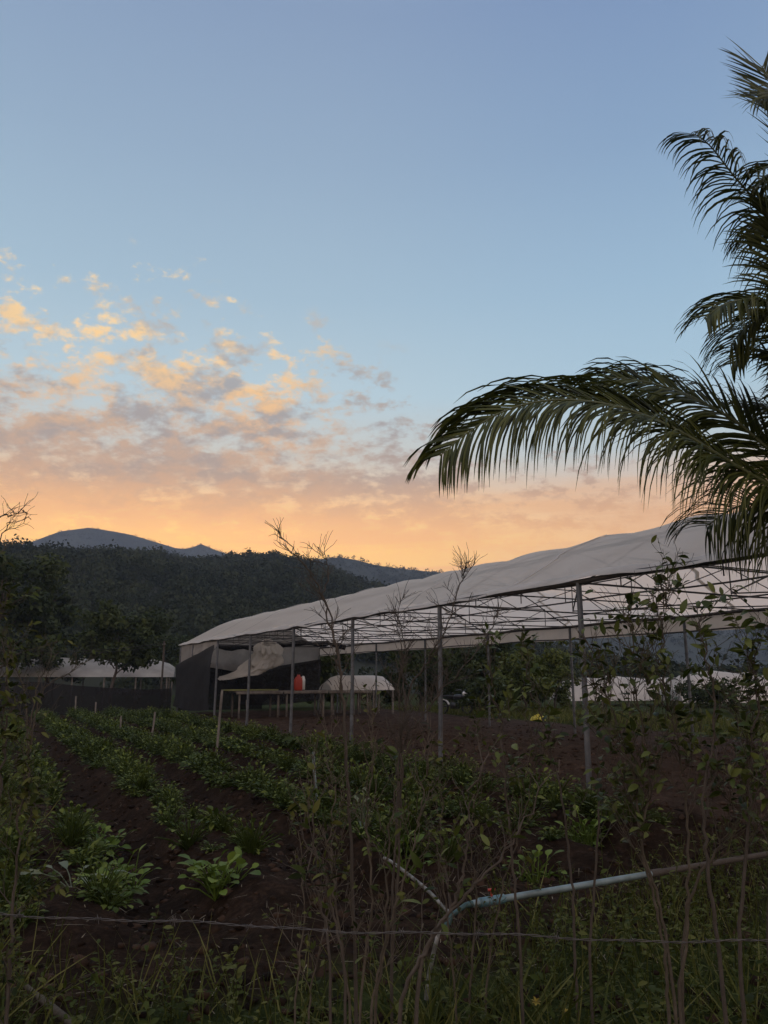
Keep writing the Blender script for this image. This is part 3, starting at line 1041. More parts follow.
def tree(name, label, base, height, crown_r, crown_z0, nleaf, mat='tree_leaf', cat='tree', group=None, conic=0.0, seed=0, leaf=.16, limbs=9, trunk_r=None, lobes=9):
    r = np.random.default_rng(seed)
    base = np.asarray(base, float)
    root = empty(name, base, label, cat, group)
    tr = trunk_r or height * .022
    mb = MB()
    pts = [base + UP * -.2]
    q = base.copy()
    for i in range(1, 7):
        q = base + UP * (height * .86 * i / 6) + np.append(r.normal(size=2) * crown_r * .05, 0)
        pts.append(q)
    pts = catmull(pts, 4)
    mb.tube(pts, np.linspace(tr, tr * .2, len(pts)), 7)
    C = []
    for i in range(limbs):
        h = lerp(crown_z0, height * .82, (i + r.random()) / limbs)
        a = i * 2.4 + r.random()
        k_ = h / height
        ln = crown_r * (1 - conic * (k_ - crown_z0 / height) / (1 - crown_z0 / height)) * (.65 + .4 * r.random())
        st_ = base + UP * h
        tip = st_ + np.array([math.cos(a), math.sin(a), .35 + .3 * r.random() - .25 * conic]) * ln
        mid = (st_ + tip) / 2 + UP * .08 * ln
        mb.tube(catmull([st_, mid, tip], 4), np.linspace(tr * .38, tr * .08, 9), 5)
        C.append((tip, ln * .45))
        C.append((mid, ln * .38))
        for j in range(2):
            t2 = tip + r.normal(size=3) * ln * .3
            mb.tube([mid, (mid + t2) / 2 + UP * .03, t2], [tr * .16, tr * .1, tr * .04], 4)
            C.append((t2, ln * .3))
    C.append((base + UP * height * .9, crown_r * .42 * (1 - .6 * conic)))
    part(mb, 'trunk', MAT['bark'], root, True)
    mb = MB()
    cc = np.array([c[0] for c in C])
    cr = np.array([c[1] for c in C])
    wts = cr ** 2
    ki = r.choice(len(C), nleaf, p=wts / wts.sum())
    dr = unit(r.normal(size=(nleaf, 3)))
    rad = r.random(nleaf) ** .45
    pos = cc[ki] + dr * (rad * cr[ki])[:, None] * np.array([1.05, 1.05, .8])
    tone = np.clip(r.random(len(C))[ki] * .55 + .45 * r.random(nleaf), 0, 1)
    mb.quads(pos, dr * .6 + r.normal(size=dr.shape) * .6 + UP * .4, leaf * (.6 + .8 * r.random(nleaf)), tone, 1.1, .15)
    part(mb, 'crown', MAT[mat], root)
    return root


def gpos(px, Yd):
    """ground point in the direction of pixel column px at distance Yd"""
    q = at(px, 700, Yd)
    return np.array([q[0], q[1], 0.0])


tree('tree', 'round-crowned tree in front of the pale plastic roof beyond the fence', gpos(112, 41), 4.7, 2.0, 1.5, 5200, 'tree_leaf', seed=5, leaf=.13)
tree('conifer', 'dark pointed tree left of the round-crowned tree', gpos(42, 50), 8.2, 2.6, 1.2, 6500, 'tree_leaf', conic=.75, seed=6, leaf=.16, limbs=14)
tree('tree', 'tall dark tree at the left edge below the ridge', gpos(-8, 44), 8.6, 2.6, 1.8, 6000, 'tree_leaf', seed=8, leaf=.16)
tree('tree', 'low bushy tree between the round tree and the greenhouse', gpos(162, 56), 4.4, 2.0, .9, 3500, 'tree_leaf', seed=9, leaf=.15)
tree('tree', 'dark leafy tree just right of the net-hung greenhouse end', gpos(322, 40), 3.5, 1.3, .8, 3500, 'tree_leaf', seed=12, leaf=.11)
tree('tree', 'upright dark tree beyond the middle of the greenhouse', gpos(492, 38), 3.3, 1.2, .8, 4200, 'tree_leaf', seed=13, leaf=.11)
tree('bush', 'lighter green bush behind the tilled strip left of the yellow sack', gpos(525, 34), 2.3, 1.15, .25, 3800, 'tree_leaf_light', 'bush', seed=14, leaf=.085)
tree('bush', 'green bush beside the end of the shorter pale tunnel', gpos(556, 36), 2.5, 1.1, .3, 3600, 'tree_leaf_light', 'bush', seed=15, leaf=.085)
tree('bush', 'low dark bush beside the parked motorbike', gpos(484, 31), 1.3, .7, .15, 2200, 'tree_leaf', 'bush', seed=16, leaf=.07)
tree('bush', 'dark bush beyond the right end of the tilled strip', gpos(712, 34), 1.1, 1.0, .2, 3000, 'tree_leaf', 'bush', seed=17, leaf=.08)
for i, (px_, Yd, h_) in enumerate(((404, 39, 3.4), (421, 43, 3.9), (438, 40, 3.6), (452, 46, 4.0))):
    tree('tree', ['slender dark tree behind the white bench cover', 'slim tree with a loose crown right of the bench cover', 'thin tree behind the parked motorbike', 'taller thin tree behind the motorbike', 'dark tree rising behind the pale tunnels', 'dark tree behind the longer tunnel at the right'][i], gpos(px_, Yd), h_, 1.0, 1.3, 900, 'tree_leaf', group='trees beyond the greenhouse', seed=30 + i, leaf=.11 if i < 4 else .16)


for i, (s_, p_, h_, w_) in enumerate(((36.2, 12.6, 1.3, 1.1), (36.8, 15.6, 1.3, 1.3), (36.0, 18.6, 1.1, 1.2), (35.0, 21.6, 1.3, 1.3), (31.5, 24.0, 1.2, 1.2))):
    tree('bush', ['dark bush behind the seedling benches by the gable end', 'wider dark bush behind the white bench cover', 'low dark bush right of the white bench cover', 'dark bush behind the parked motorbike', 'dark bush on the grass behind the banana-like plant'][i], sp(s_, p_), h_, w_, .1, 2400, 'tree_leaf', 'bush', group='bushes beyond the greenhouse', seed=60 + i, leaf=.1)


# big-leaved plant among the bushes
def broad_plant(name, label, base, n, ln, wd, mat, seed, cat='plant'):
    r = np.random.default_rng(seed)
    base = np.asarray(base, float)
    root = empty(name, base, label, cat)
    m1, m2 = MB(), MB()
    pos, dr, L = [], [], []
    for i in range(n):
        a = i * 2.4 + r.random() * .6
        h = .25 + .5 * r.random()
        d = np.array([math.cos(a) * .5, math.sin(a) * .5, 1.0]) if i % 3 else np.array([math.cos(a), math.sin(a), .55])
        d = unit(d)
        q = base + d * h * ln * .5
        m1.tube([base + UP * -.05, q], [.035, .015], 5)
        pos.append(q)
        dr.append(d)
        L.append(ln * (.7 + .5 * r.random()))
    part(m1, 'stem', MAT['palm_stalk'], root)
    dr = np.array(dr)
    m2.leaves(np.array(pos), dr, np.cross(dr, np.cross(UP, dr)) + UP * .01, np.array(L), wd, .45, fold=.2)
    part(m2, 'leaf_crown', MAT[mat], root, True)
    return root


broad_plant('banana_plant', 'broad-leaved plant with upright pale green blades among the bushes', gpos(507, 32), 9, 1.3, .3, 'tree_leaf_light', 3)

# ------------------------------------------------------------------ yellow sack on the grass
ys = gpos(537, 28)
a, b = np.meshgrid(np.linspace(0, 1, 14), np.linspace(0, 2 * math.pi, 24, endpoint=False), indexing='ij')
rr = np.sin(a * math.pi / 2)
ht = .17 * np.cos(a * math.pi / 2) * (1 + .9 * fbm(np.cos(b) * 2 + 5, np.sin(b) * 2 + 5, 52, 3)) + .03 * fbm(a * 8, b * 3, 53, 2)
q = np.stack([rr * np.cos(b) * .28, rr * np.sin(b) * .26, np.maximum(ht, -.02)], -1)
mb = MB()
mb.grid(q, closed=True)
o = mb.build('sack', MAT['yellow_plastic'], smooth=True)
o.location = (ys[0], ys[1], .02)
tag(o, 'small bright yellow crumpled sack lying on the grass beyond the tilled soil', 'sack')

# ------------------------------------------------------------------ motorbike
mo = gpos(455, 33)
mk = empty('motorbike', mo, 'dark motorbike parked beyond the tilled soil near the slender trees', 'motorbike')
bx_ = unit(np.array([.75, -.66, 0]))
by_ = np.cross(UP, bx_)


def ringpts(c, r_, n=18):
    a_ = np.linspace(0, 2 * math.pi, n)
    return np.array([c + r_ * (math.cos(k_) * bx_ + math.sin(k_) * UP) for k_ in a_])


for sgn in (-1, 1):
    c = mo + bx_ * .62 * sgn + UP * .29
    m1 = MB()
    m1.tube(ringpts(c, .25), .045, 7, False)
    wl = part(m1, 'wheel', MAT['rubber'], mk, True)
    m1 = MB()
    m1.tube(ringpts(c, .20), .014, 5, False)
    for k_ in range(6):
        a_ = k_ * math.pi / 3
        m1.tube([c, c + .2 * (math.cos(a_) * bx_ + math.sin(a_) * UP)], .008, 4)
    part(m1, 'rim', MAT['dark_steel'], wl)
    m1 = MB()
    aa = np.linspace(.35, 2.5, 9)
    for dy in (-.035, 0, .035):
        m1.tube([c + .315 * (math.cos(k_) * bx_ + math.sin(k_) * UP) + by_ * dy for k_ in aa], .02, 5)
    part(m1, 'mudguard', MAT['white_plastic' if sgn < 0 else 'black_paint'], mk, True)
m1 = MB()
m1.tube(catmull([mo - bx_ * .62 + UP * .3, mo - bx_ * .25 + UP * .36, mo + bx_ * .1 + UP * .3, mo + bx_ * .42 + UP * .75], 5), .03, 6)
m1.tube([mo + bx_ * .62 + UP * .3, mo + bx_ * .42 + UP * .92], .028, 6)
m1.tube([mo - bx_ * .55 + UP * .62, mo + bx_ * .42 + UP * .72], .03, 6)
m1.box(mo + UP * .36, bx_ * .18, by_ * .11, UP * .13)
part(m1, 'frame', MAT['black_paint'], mk)
m1 = MB()
m1.grid(place(loft([(0, .01, .01), (0, .2, .09), (.1, .24, .13), (.2, .18, .1), (.22, .01, .01)]), mo + bx_ * .18 + UP * .62, bx_, by_), closed=True)
part(m1, 'fuel_tank', MAT['black_paint'], mk, True)
m1 = MB()
m1.grid(place(loft([(0, .01, .01), (0, .34, .11), (.06, .36, .13), (.11, .3, .1), (.12, .01, .01)]), mo - bx_ * .3 + UP * .68, bx_, by_), closed=True)
part(m1, 'seat', MAT['rubber'], mk, True)
m1 = MB()
m1.tube(catmull([mo + bx_ * .3 + by_ * .36 + UP * 1.0, mo + bx_ * .42 + by_ * .15 + UP * 1.02, mo + bx_ * .42 + UP * .94, mo + bx_ * .42 - by_ * .15 + UP * 1.02, mo + bx_ * .3 - by_ * .36 + UP * 1.0], 4), .015, 5)
part(m1, 'handlebar', MAT['galvanised'], mk)
m1 = MB()
m1.grid(place(loft([(0, .01, .01), (0.0, .06, .08), (.1, .08, .09), (.16, .05, .06), (.17, .01, .01)]), mo + bx_ * .5 + UP * .78, bx_, by_), closed=True)
part(m1, 'headlight', MAT['white_plastic'], mk, True)

# ------------------------------------------------------------------ crop plants on the beds
BEDS = [0.65, 2.0, 3.33, 4.68, 6.03]


def crop_mesh(seed, n, ln, wd, mat, spread=.75, stem=.1, rows=None, lift=0.6):
    r = np.random.default_rng(seed)
    pos, dr, L = [], [], []
    m_ = MB()
    for i in range(n):
        a = i * 2.39996 + r.random() * .7
        t_ = i / n
        el_ = lerp(.15, 1.15, t_) + .25 * r.normal()
        d = np.array([math.cos(a) * math.cos(el_), math.sin(a) * math.cos(el_), math.sin(el_) * lift + .12])
        b = np.array([0, 0, .02]) + d * np.array([1, 1, 1]) * stem * (.5 + r.random())
        m_.tube([np.array([0, 0, -.03]), b * .6 + UP * .01, b], [.006, .005, .003], 4, False, .4)
        pos.append(b)
        dr.append(d)
        L.append(ln * (.6 + .6 * r.random()))
    L = np.array(L)
    tn = np.clip(.15 + .75 * r.random(n), 0, 1)
    m_.leaves(np.array(pos), np.array(dr), np.array([0, 0, 1.0]) + .25 * r.normal(size=(n, 3)), L, L * wd, .35 + .3 * r.random(n), rows, .25, tn)
    return m_


protos = []
for i in range(11):
    m_ = crop_mesh(200 + i, [52, 64, 44, 70, 56][i % 5], [.062, .052, .072, .048, .058][i % 5], [.68, .8, .62, .75, .7][i % 5], 'crop_leaf', stem=[.15, .2, .13, .17, .22][i % 5], rows=(ROUND if i % 3 == 1 else LEAF), lift=[.6, .9, .5, 1.0, .75][i % 5])
    protos.append((np.vstack(m_.v), np.vstack(m_.f), np.concatenate(m_.t)))
spots = []
for b, p_ in enumerate(BEDS):
    s_ = 5.6 if b != 1 else 6.6
    while s_ < 32.5:
        for off in ((-.15, .13) if b else (-.3, .25)):
            keep = .82 if b != 1 or s_ > 9 else .45
            if b == 0:
                keep = .75
            if b in (2, 3) and s_ < 6.4:
                keep = .5
            if b == 4 and s_ < 9:
                keep = .55
            if random.random() < keep:
                q = sp(s_ + random.uniform(-.12, .12), p_ + off + random.uniform(-.08, .08))
                spots.append((b, q[0], q[1], s_))
        s_ += .25
spots = [q for q in spots if abs(q[1]) < q[2] * .56 + .8]      # only the part of the field the picture shows
spots.sort(key=lambda q: math.hypot(q[1], q[2]))
NEAR = 280
crop_me = []
for i, (v_, f_, t_) in enumerate(protos):
    m_ = MB()
    m_.add(v_, f_, t_)
    o = m_.build('crop_plant', MAT['crop_leaf'], smooth=True)
    crop_me.append(o.data)
    bpy.data.objects.remove(o)
bed_label = ['low leafy crop plant in the weedy bed at the left edge of the field',
             'low leafy crop plant in the bed that carries the big pale-ribbed leafy plant',
             'low leafy crop plant in the bed with the tall leaning bamboo stake',
             'low leafy crop plant in the bed with the short bluish stake',
             'low leafy crop plant in the bed nearest the greenhouse poles']
bed_group = ['crop plants in the weedy left bed', 'crop plants in the second bed', 'crop plants in the middle bed', 'crop plants in the fourth bed', 'crop plants in the bed beside the greenhouse']
for i, (b, x_, y_, s_) in enumerate(spots[:NEAR]):
    o = bpy.data.objects.new('crop_plant', crop_me[(i * 7 + i // 11) % 11])
    COL.objects.link(o)
    k_ = random.uniform(.5, 1.2) * (1.05 if b >= 2 else .95)
    o.location = (x_, y_, float(gz(x_, y_)))
    o.rotation_euler = (random.uniform(-.15, .15), random.uniform(-.15, .15), random.uniform(0, 6.28))
    o.scale = (k_, k_, k_ * random.uniform(.85, 1.2))
    tag(o, bed_label[b], 'crop plant', bed_group[b])
mb = MB()
for i, (b, x_, y_, s_) in enumerate(spots[NEAR:]):
    v_, f_, t_ = protos[(i * 7 + i // 11) % 11]
    a_ = random.uniform(0, 6.28)
    k_ = random.uniform(.7, 1.2)
    ca, sa = math.cos(a_) * k_, math.sin(a_) * k_
    vv = np.stack([v_[:, 0] * ca - v_[:, 1] * sa + x_, v_[:, 0] * sa + v_[:, 1] * ca + y_, v_[:, 2] * k_ + float(gz(x_, y_))], -1)
    mb.add(vv, f_, np.clip(t_ + random.uniform(-.2, .2), 0, 1))
tag(mb.build('crop_rows', MAT['crop_leaf'], smooth=True), 'leafy crop plants merging into green rows towards the far fence', 'crop rows', kind='stuff')


# the bigger leafy vegetables
def vegetable(label, px, py, Yz, size, seed, mat='lettuce_leaf', n=16, wd=.62, rows=None, group=None, lift=.75):
    # ground point under the pixel
    a = at(px, py, 1.0) - np.array([0, 0, EYE])
    t_ = (Yz - EYE) / a[2]
    q = np.array([0, 0, EYE]) + a * t_
    m_ = MB()
    for j_, (dx, dy, n_) in enumerate(((0, 0, n // 2), (.11, .05, n // 3), (-.07, .10, n // 3), (.02, -.09, n // 4)) if n > 12 else ((0, 0, n),)):
        c_ = crop_mesh(seed + 40 * j_, max(5, n_), size * (1, .85, .9, .75)[j_], wd, mat, stem=size * 1.2, rows=rows, lift=lift)
        m_.add(np.vstack(c_.v) + np.array([dx, dy, 0]), np.vstack(c_.f), np.concatenate(c_.t))
    o = m_.build('leafy_vegetable', MAT[mat], smooth=True)
    o.location = (q[0], q[1], float(gz(q[0], q[1])))
    tag(o, label, 'vegetable', group)
    return o


vg = 'bright leafy vegetables in the field'
vegetable('bright green round-leaved vegetable, upper of the group in the left bed', 98, 838, .05, .105, 301, rows=ROUND, group=vg, n=36, lift=1.0, wd=.75)
vegetable('bright green vegetable in the left bed just above the barbed wire', 112, 888, .05, .10, 302, group=vg, n=28, lift=1.2, rows=ROUND)
vegetable('smaller bright green vegetable between the two others of the left bed', 120, 862, .05, .10, 309, rows=ROUND, group=vg, n=15, lift=1.3)
vegetable('largest pale-ribbed leafy vegetable beside the dark furrow', 216, 888, .05, .115, 303, rows=ROUND, group=vg, n=46, lift=1.0, wd=.72)
vegetable('broad-leaved green vegetable in front of the pipe joint bed', 532, 868, .05, .12, 304, rows=ROUND, group=vg, n=18, lift=1.3)
vegetable('bright green vegetable clump behind the blue-grey pipe', 585, 828, .08, .12, 305, rows=ROUND, group=vg, n=40, lift=1.3)
vegetable('small round-leaved vegetable beside the thin central stem', 362, 838, .08, .12, 306, rows=ROUND, group=vg, n=12, mat='pale_leaf', lift=1.2)
vegetable('green vegetable with rounded leaves by the white side pipe', 404, 872, .08, .11, 307, rows=ROUND, group=vg, n=14, lift=1.2)
vegetable('drooping grey-green plant lying low just left of the vegetables', 72, 895, .03, .17, 308, 'pale_leaf', n=7, wd=.32, group=vg, lift=.3)

# ------------------------------------------------------------------ stakes in the field


def stake(label, px0, py0, px1, py1, zb, mat, r_=.014):
    a = at(px1, py1, 1.0) - np.array([0, 0, EYE])
    t_ = (zb - EYE) / a[2]
    b = np.array([0, 0, EYE]) + a * t_
    tpt = at(px0, py0, b[1])
    d = unit(b - tpt)
    m_ = MB()
    pts = [tpt + (b + d * .15 - tpt) * k_ for k_ in np.linspace(0, 1, 7)]
    pts = [q + np.array([random.uniform(-.004, .004), 0, 0]) for q in pts]
    m_.tube(np.array(pts), [r_ * (1 + .12 * (i % 2)) for i in range(7)], 7)
    tag(m_.build('stake', MAT[mat], origin=b), label, 'stake', 'thin stakes standing in the crop rows')


stake('tallest leaning bamboo stake between the crop rows', 222, 690, 215, 769, .06, 'wood_grey', .02)
stake('short bluish stake in front of the crop rows', 313, 752, 318, 812, .1, 'pvc_blue', .015)
stake('slim stake in the middle distance of the left rows', 155, 712, 151, 744, .1, 'wood_grey', .02)
stake('small stake farther up the left rows', 121, 716, 120, 733, .1, 'wood_grey', .022)
stake('little stake near the end of the rows below the fence hump', 96, 702, 95, 718, .1, 'wood_grey', .025)
stake('stake nearest the net fence at the far left rows', 76, 696, 75, 716, .1, 'wood_grey', .025)
stake('short stake beside the greenhouse pole in the tilled soil', 247, 700, 247, 724, .05, 'wood_grey', .035)

# ------------------------------------------------------------------ coconut palm
HEART = at(862, 520, 6.2)
pb0 = np.array([HEART[0] + .12, HEART[1] + .1, 0])
palm = empty('coconut_palm', pb0, 'young coconut palm at the right edge with long arching dark green fronds', 'palm tree')
mb = MB()
tp = catmull([pb0 + UP * -.2, pb0 + UP * .5, pb0 * .5 + HEART * .5 + UP * .1, HEART + UP * .02], 8)
mb.tube(tp, np.interp(np.linspace(0, 1, len(tp)), [0, .15, 1], [.2, .15, .12]) * (1 + .05 * np.sin(np.arange(len(tp)) * 2.2)), 10)
part(mb, 'trunk', MAT['palm_trunk'], palm, True)


def frond(pts, Lmax, roll, n=75, droop=(.35, .7), fwd=(.55, .9), wid=.036, seed=0, start=.12, tipl=.38, updens=0, lowf=1.0):
    r = np.random.default_rng(seed)
    path = catmull(pts, 12)
    seg = np.concatenate([[0], np.cumsum(np.linalg.norm(np.diff(path, axis=0), axis=1))])
    u = seg / seg[-1]
    T = unit(np.gradient(path, axis=0))
    ra = MB()
    ra.tube(path, np.interp(u, [0, .15, 1], [.035, .022, .004]), 6)
    st_ = part(ra, 'frond', MAT['palm_stalk'], palm, True)
    lf = MB()
    K = 7
    for side in (1, -1):
        uu = np.linspace(start, .995, n) + r.normal(size=n) * .002
        uu = np.clip(uu, 0, 1)
        b = np.stack([np.interp(uu, u, path[:, k_]) for k_ in range(3)], -1)
        t_ = unit(np.stack([np.interp(uu, u, T[:, k_]) for k_ in range(3)], -1))
        h = unit(np.cross(t_, UP))
        v_ = np.cross(h, t_)
        rl = roll + .12 * r.normal(size=n)
        B = side * (np.cos(rl)[:, None] * h + np.sin(rl)[:, None] * v_)
        Lg = Lmax * np.interp(uu, [0, .12, .3, .5, .8, .95, 1], [.6, .9, 1.05, .95, .70, max(.46, tipl), tipl]) * (.88 + .2 * r.random(n))
        fw = (lerp(fwd[0], fwd[1], uu) * (1 if side > 0 else lowf)) + .10 * r.normal(size=n)
        d0 = unit(B + fw[:, None] * t_ + .12 * r.normal(size=(n, 3)) + v_ * .12)
        dp = (droop[0] if side == 1 else droop[1]) * (.75 + .5 * r.random(n))
        P = b.copy()
        d = d0
        rows = [P.copy()]
        dirs = [d]
        for k_ in range(K - 1):
            P = P + d * (Lg / (K - 1))[:, None]
            d = unit(d - UP * (dp * (.25 + .30 * k_))[:, None] * .42)
            rows.append(P.copy())
            dirs.append(d)
        rows = np.array(rows)            # K,n,3
        dirs = np.array(dirs)
        wdt = (wid if side < 0 or not updens else updens) * np.array([.55, .95, 1, .92, .74, .45, .06])[:, None] * (.85 + .3 * r.random(n))[None]
        sd_ = unit(t_[None] - dirs * np.sum(t_[None] * dirs, -1, keepdims=True))
        nr = np.cross(dirs, sd_)
        Lv = rows + sd_ * (wdt / 2)[..., None] + nr * (wdt * .14)[..., None]
        Rv = rows - sd_ * (wdt / 2)[..., None] + nr * (wdt * .14)[..., None]
        V = np.stack([Lv, rows, Rv], 2)          # K,n,3,3
        V = V.transpose(1, 0, 2, 3).reshape(-1, 3)
        f = []
        for k_ in range(K - 1):
            for q in (0, 1):
                f.append([3 * k_ + q, 3 * k_ + q + 1, 3 * k_ + q + 4, 3 * k_ + q + 3])
        F = (np.array(f)[None] + (np.arange(n) * 3 * K)[:, None, None]).reshape(-1, 4)
        lf.add(V, F, np.repeat(r.random(n) * .9, 3 * K))
    g_ = part(lf, 'leaflets', MAT['palm_leaf'], st_)
    return st_


def fp(*q):
    return [HEART] + [at(*k_) for k_ in q]


frond(fp((768, 484, 6.0), (687, 436, 5.8), (640, 414, 5.7), (592, 402, 5.6), (544, 401, 5.5), (500, 413, 5.4), (462, 437, 5.35), (440, 456, 5.3)), 1.08, .85, 195, (.85, 1.25), (1.15, 1.8), seed=1, wid=.017, updens=.024, tipl=.30, lowf=.75)
frond(fp((768, 448, 6.5), (735, 421, 6.6), (687, 395, 6.7), (650, 383, 6.8), (615, 378, 6.9), (590, 381, 7.0)), .95, .85, 130, (.62, 1.2), (1.2, 1.9), seed=2, wid=.026, lowf=.6)
frond(fp((815, 330, 6.1), (785, 245, 6.0), (756, 202, 5.9), (734, 176, 5.8), (712, 148, 5.7), (698, 136, 5.6), (688, 134, 5.55)), .85, .35, 135, (1.2, 2.1), (.4, .6), seed=3, wid=.017)
frond(fp((850, 320, 6.2), (824, 215, 6.1), (794, 128, 6.0), (772, 84, 6.0), (762, 66, 6.0)), .95, 1.45, 150, (.03, .10), (.0, 1.2), seed=4, wid=.021, tipl=.5, start=.35)
frond(fp((835, 400, 5.9), (795, 325, 5.7), (760, 300, 5.6), (726, 304, 5.5), (704, 318, 5.45)), .72, .5, 115, (.7, 1.3), (.8, 1.1), seed=5, wid=.024)
frond(fp((838, 440, 6.5), (800, 385, 6.5), (770, 356, 6.5), (748, 352, 6.5), (732, 364, 6.5)), .66, .55, 90, (.6, 1.2), (.8, 1.1), seed=6, wid=.027)
frond(fp((845, 340, 6.6), (815, 255, 6.7), (788, 222, 6.8), (764, 222, 6.9), (748, 244, 6.9)), .70, .4, 95, (.8, 1.4), (.6, .9), seed=7, wid=.024)
frond(fp((850, 400, 6.2), (820, 300, 6.1), (785, 266, 6.0), (752, 263, 5.95)), .40, .2, 60, (.1, .25), (1.2, 2.0), seed=8, wid=.017)
frond(fp((850, 380, 6.0), (828, 250, 5.9), (800, 185, 5.8), (778, 165, 5.7), (762, 170, 5.7)), .85, .5, 95, (.7, 1.2), (.6, .9), seed=13, wid=.026)
frond(fp((836, 470, 6.7), (800, 430, 6.9), (770, 408, 7.0), (748, 405, 7.0)), .7, .6, 80, (.4, 1.0), (.9, 1.2), seed=14, wid=.028)
frond(fp((850, 420, 6.0), (822, 350, 5.9), (798, 290, 5.9), (780, 240, 5.9), (768, 200, 5.9)), .8, 1.4, 110, (.2, .4), (.3, 1.1), seed=15, wid=.025, start=.3)
frond(fp((850, 400, 6.3), (826, 280, 6.3), (798, 205, 6.3), (775, 180, 6.3), (752, 190, 6.3)), .8, .6, 120, (.5, 1.2), (.6, 1.0), seed=16, wid=.026)
frond(fp((845, 440, 5.9), (810, 352, 5.8), (778, 322, 5.8), (748, 326, 5.8), (730, 346, 5.8)), .85, .55, 130, (.8, 1.3), (.7, 1.1), seed=19, wid=.020)
frond(fp((850, 350, 6.1), (822, 262, 6.1), (796, 228, 6.1), (770, 222, 6.1), (748, 236, 6.1)), .8, .5, 130, (.9, 1.4), (.6, 1.0), seed=20, wid=.019)
frond(fp((855, 300, 6.4), (832, 170, 6.4), (806, 112, 6.4), (784, 92, 6.4), (764, 98, 6.4)), .8, .7, 120, (.4, .8), (.4, 1.0), seed=21, wid=.020)
frond(fp((856, 300, 5.9), (835, 185, 5.8), (806, 118, 5.8), (780, 94, 5.8), (756, 98, 5.8)), .75, 1.1, 130, (.10, .35), (.1, .9), seed=22, wid=.020, tipl=.45, start=.35)
frond(fp((900, 330, 6.6), (950, 250, 7.0), (1040, 260, 7.4), (1130, 340, 7.8)), .9, .5, 60, (.6, 1.0), seed=9)
frond(fp((930, 480, 5.6), (1010, 470, 5.0), (1100, 520, 4.5), (1180, 610, 4.2)), .9, .5, 60, (.6, 1.0), seed=10)
frond(fp((880, 420, 7.2), (900, 360, 8.0), (930, 360, 8.8), (960, 410, 9.4)), .9, .5, 60, (.6, 1.0), seed=11)
frond(fp((818, 520, 6.5), (780, 505, 6.6), (740, 506, 6.6), (706, 526, 6.6)), 1.0, .8, 70, (.9, 1.5), (.6, .9), seed=12, wid=.016)

# ------------------------------------------------------------------ saplings along the near fence


def sapling(name, label, stems, r0, twig, nleaf, leafL, leafW, bark, leafmat, seed, cat='sapling', group=None, gen=2, tlen=.35, up=.6, leaf_from=.3, low=.25, droop=.25):
    """stems: world-space polylines from the ground up; twigs and leaves grow from them"""
    r = np.random.default_rng(seed)
    base = np.array(stems[0][0], float)
    root = empty(name, base, label, cat, group)
    wb, lb = MB(), MB()
    tips = []

    def grow(path, rad, g_, n, ln):
        m = len(path)
        for i in range(n):
            k_ = int(lerp(low if g_ == gen else .15, .98, (i + r.random()) / n) * (m - 1))
            q = path[k_]
            t_ = unit(path[min(k_ + 1, m - 1)] - path[max(k_ - 1, 0)])
            a = r.random() * 6.28
            h = np.array([math.cos(a), math.sin(a), 0])
            d = unit(t_ * .75 + h * .75 + UP * up * r.random())
            l_ = ln * (.45 + .8 * r.random()) * (1.15 - .85 * k_ / m)
            pts = [q]
            nn_ = 6
            for s_ in range(nn_):
                d = unit(d + .16 * r.normal(size=3) + UP * (.10 * up))
                pts.append(pts[-1] + d * l_ / nn_)
            pts = np.array(pts)
            rr = max(rad * .5, .0012)
            wb.tube(pts, np.linspace(rr, max(rr * .3, .0008), len(pts)), 5, False)
            tips.append((pts, k_ / m))
            if g_ > 1:
                grow(pts, rr, g_ - 1, max(2, int(n * .45)), ln * .55)

    for stp in stems:
        path = catmull(stp, 8)
        path = path + .009 * r.normal(size=path.shape) * np.linspace(0, 1, len(path))[:, None]
        wb.tube(path, np.linspace(r0, r0 * .22, len(path)), 7, False)
        tips.append((path[len(path) // 2:], .5))
        grow(path, r0 * .55, gen, twig, tlen)
    part(wb, 'stem', MAT[bark], root, True)
    if nleaf:
        pos, dr, tn = [], [], []
        wt = np.array([len(q) for q, _ in tips], float)
        wt = wt / wt.sum()
        for i in r.choice(len(tips), nleaf, p=wt):
            pts = tips[i][0]
            f = lerp(leaf_from, 1, r.random()) * (len(pts) - 1.001)
            k_ = int(f)
            q = lerp(pts[k_], pts[k_ + 1], f - k_)
            t_ = unit(pts[k_ + 1] - pts[k_])
            a = r.normal(size=3)
            a = a - t_ * (a @ t_)
            dr.append(unit(unit(a) * .9 + t_ * .5 + UP * (.25 - droop * r.random() * 2)))
            pos.append(q)
        pos, dr = np.array(pos), np.array(dr)
        Ls = leafL * (.55 + .7 * r.random(nleaf))
        lb.leaves(pos, dr, UP + .5 * r.normal(size=(nleaf, 3)), Ls, Ls * leafW, .1 + .4 * r.random(nleaf), None, .22, r.random(nleaf))
        part(lb, 'foliage', MAT[leafmat], root, True)
    return root


def st(x0, y0, *q):
    return [np.array([x0, y0, -.05])] + [at(*k_) for k_ in q]


def stp(Yd, *q):
    """stem through pixels at distance Yd, rooted straight below the first pixel"""
    f = at(q[0][0], q[0][1], Yd)
    return [np.array([f[0], f[1], -.05])] + [at(a, b, Yd + (c[0] if c else 0)) for a, b, *c in q]


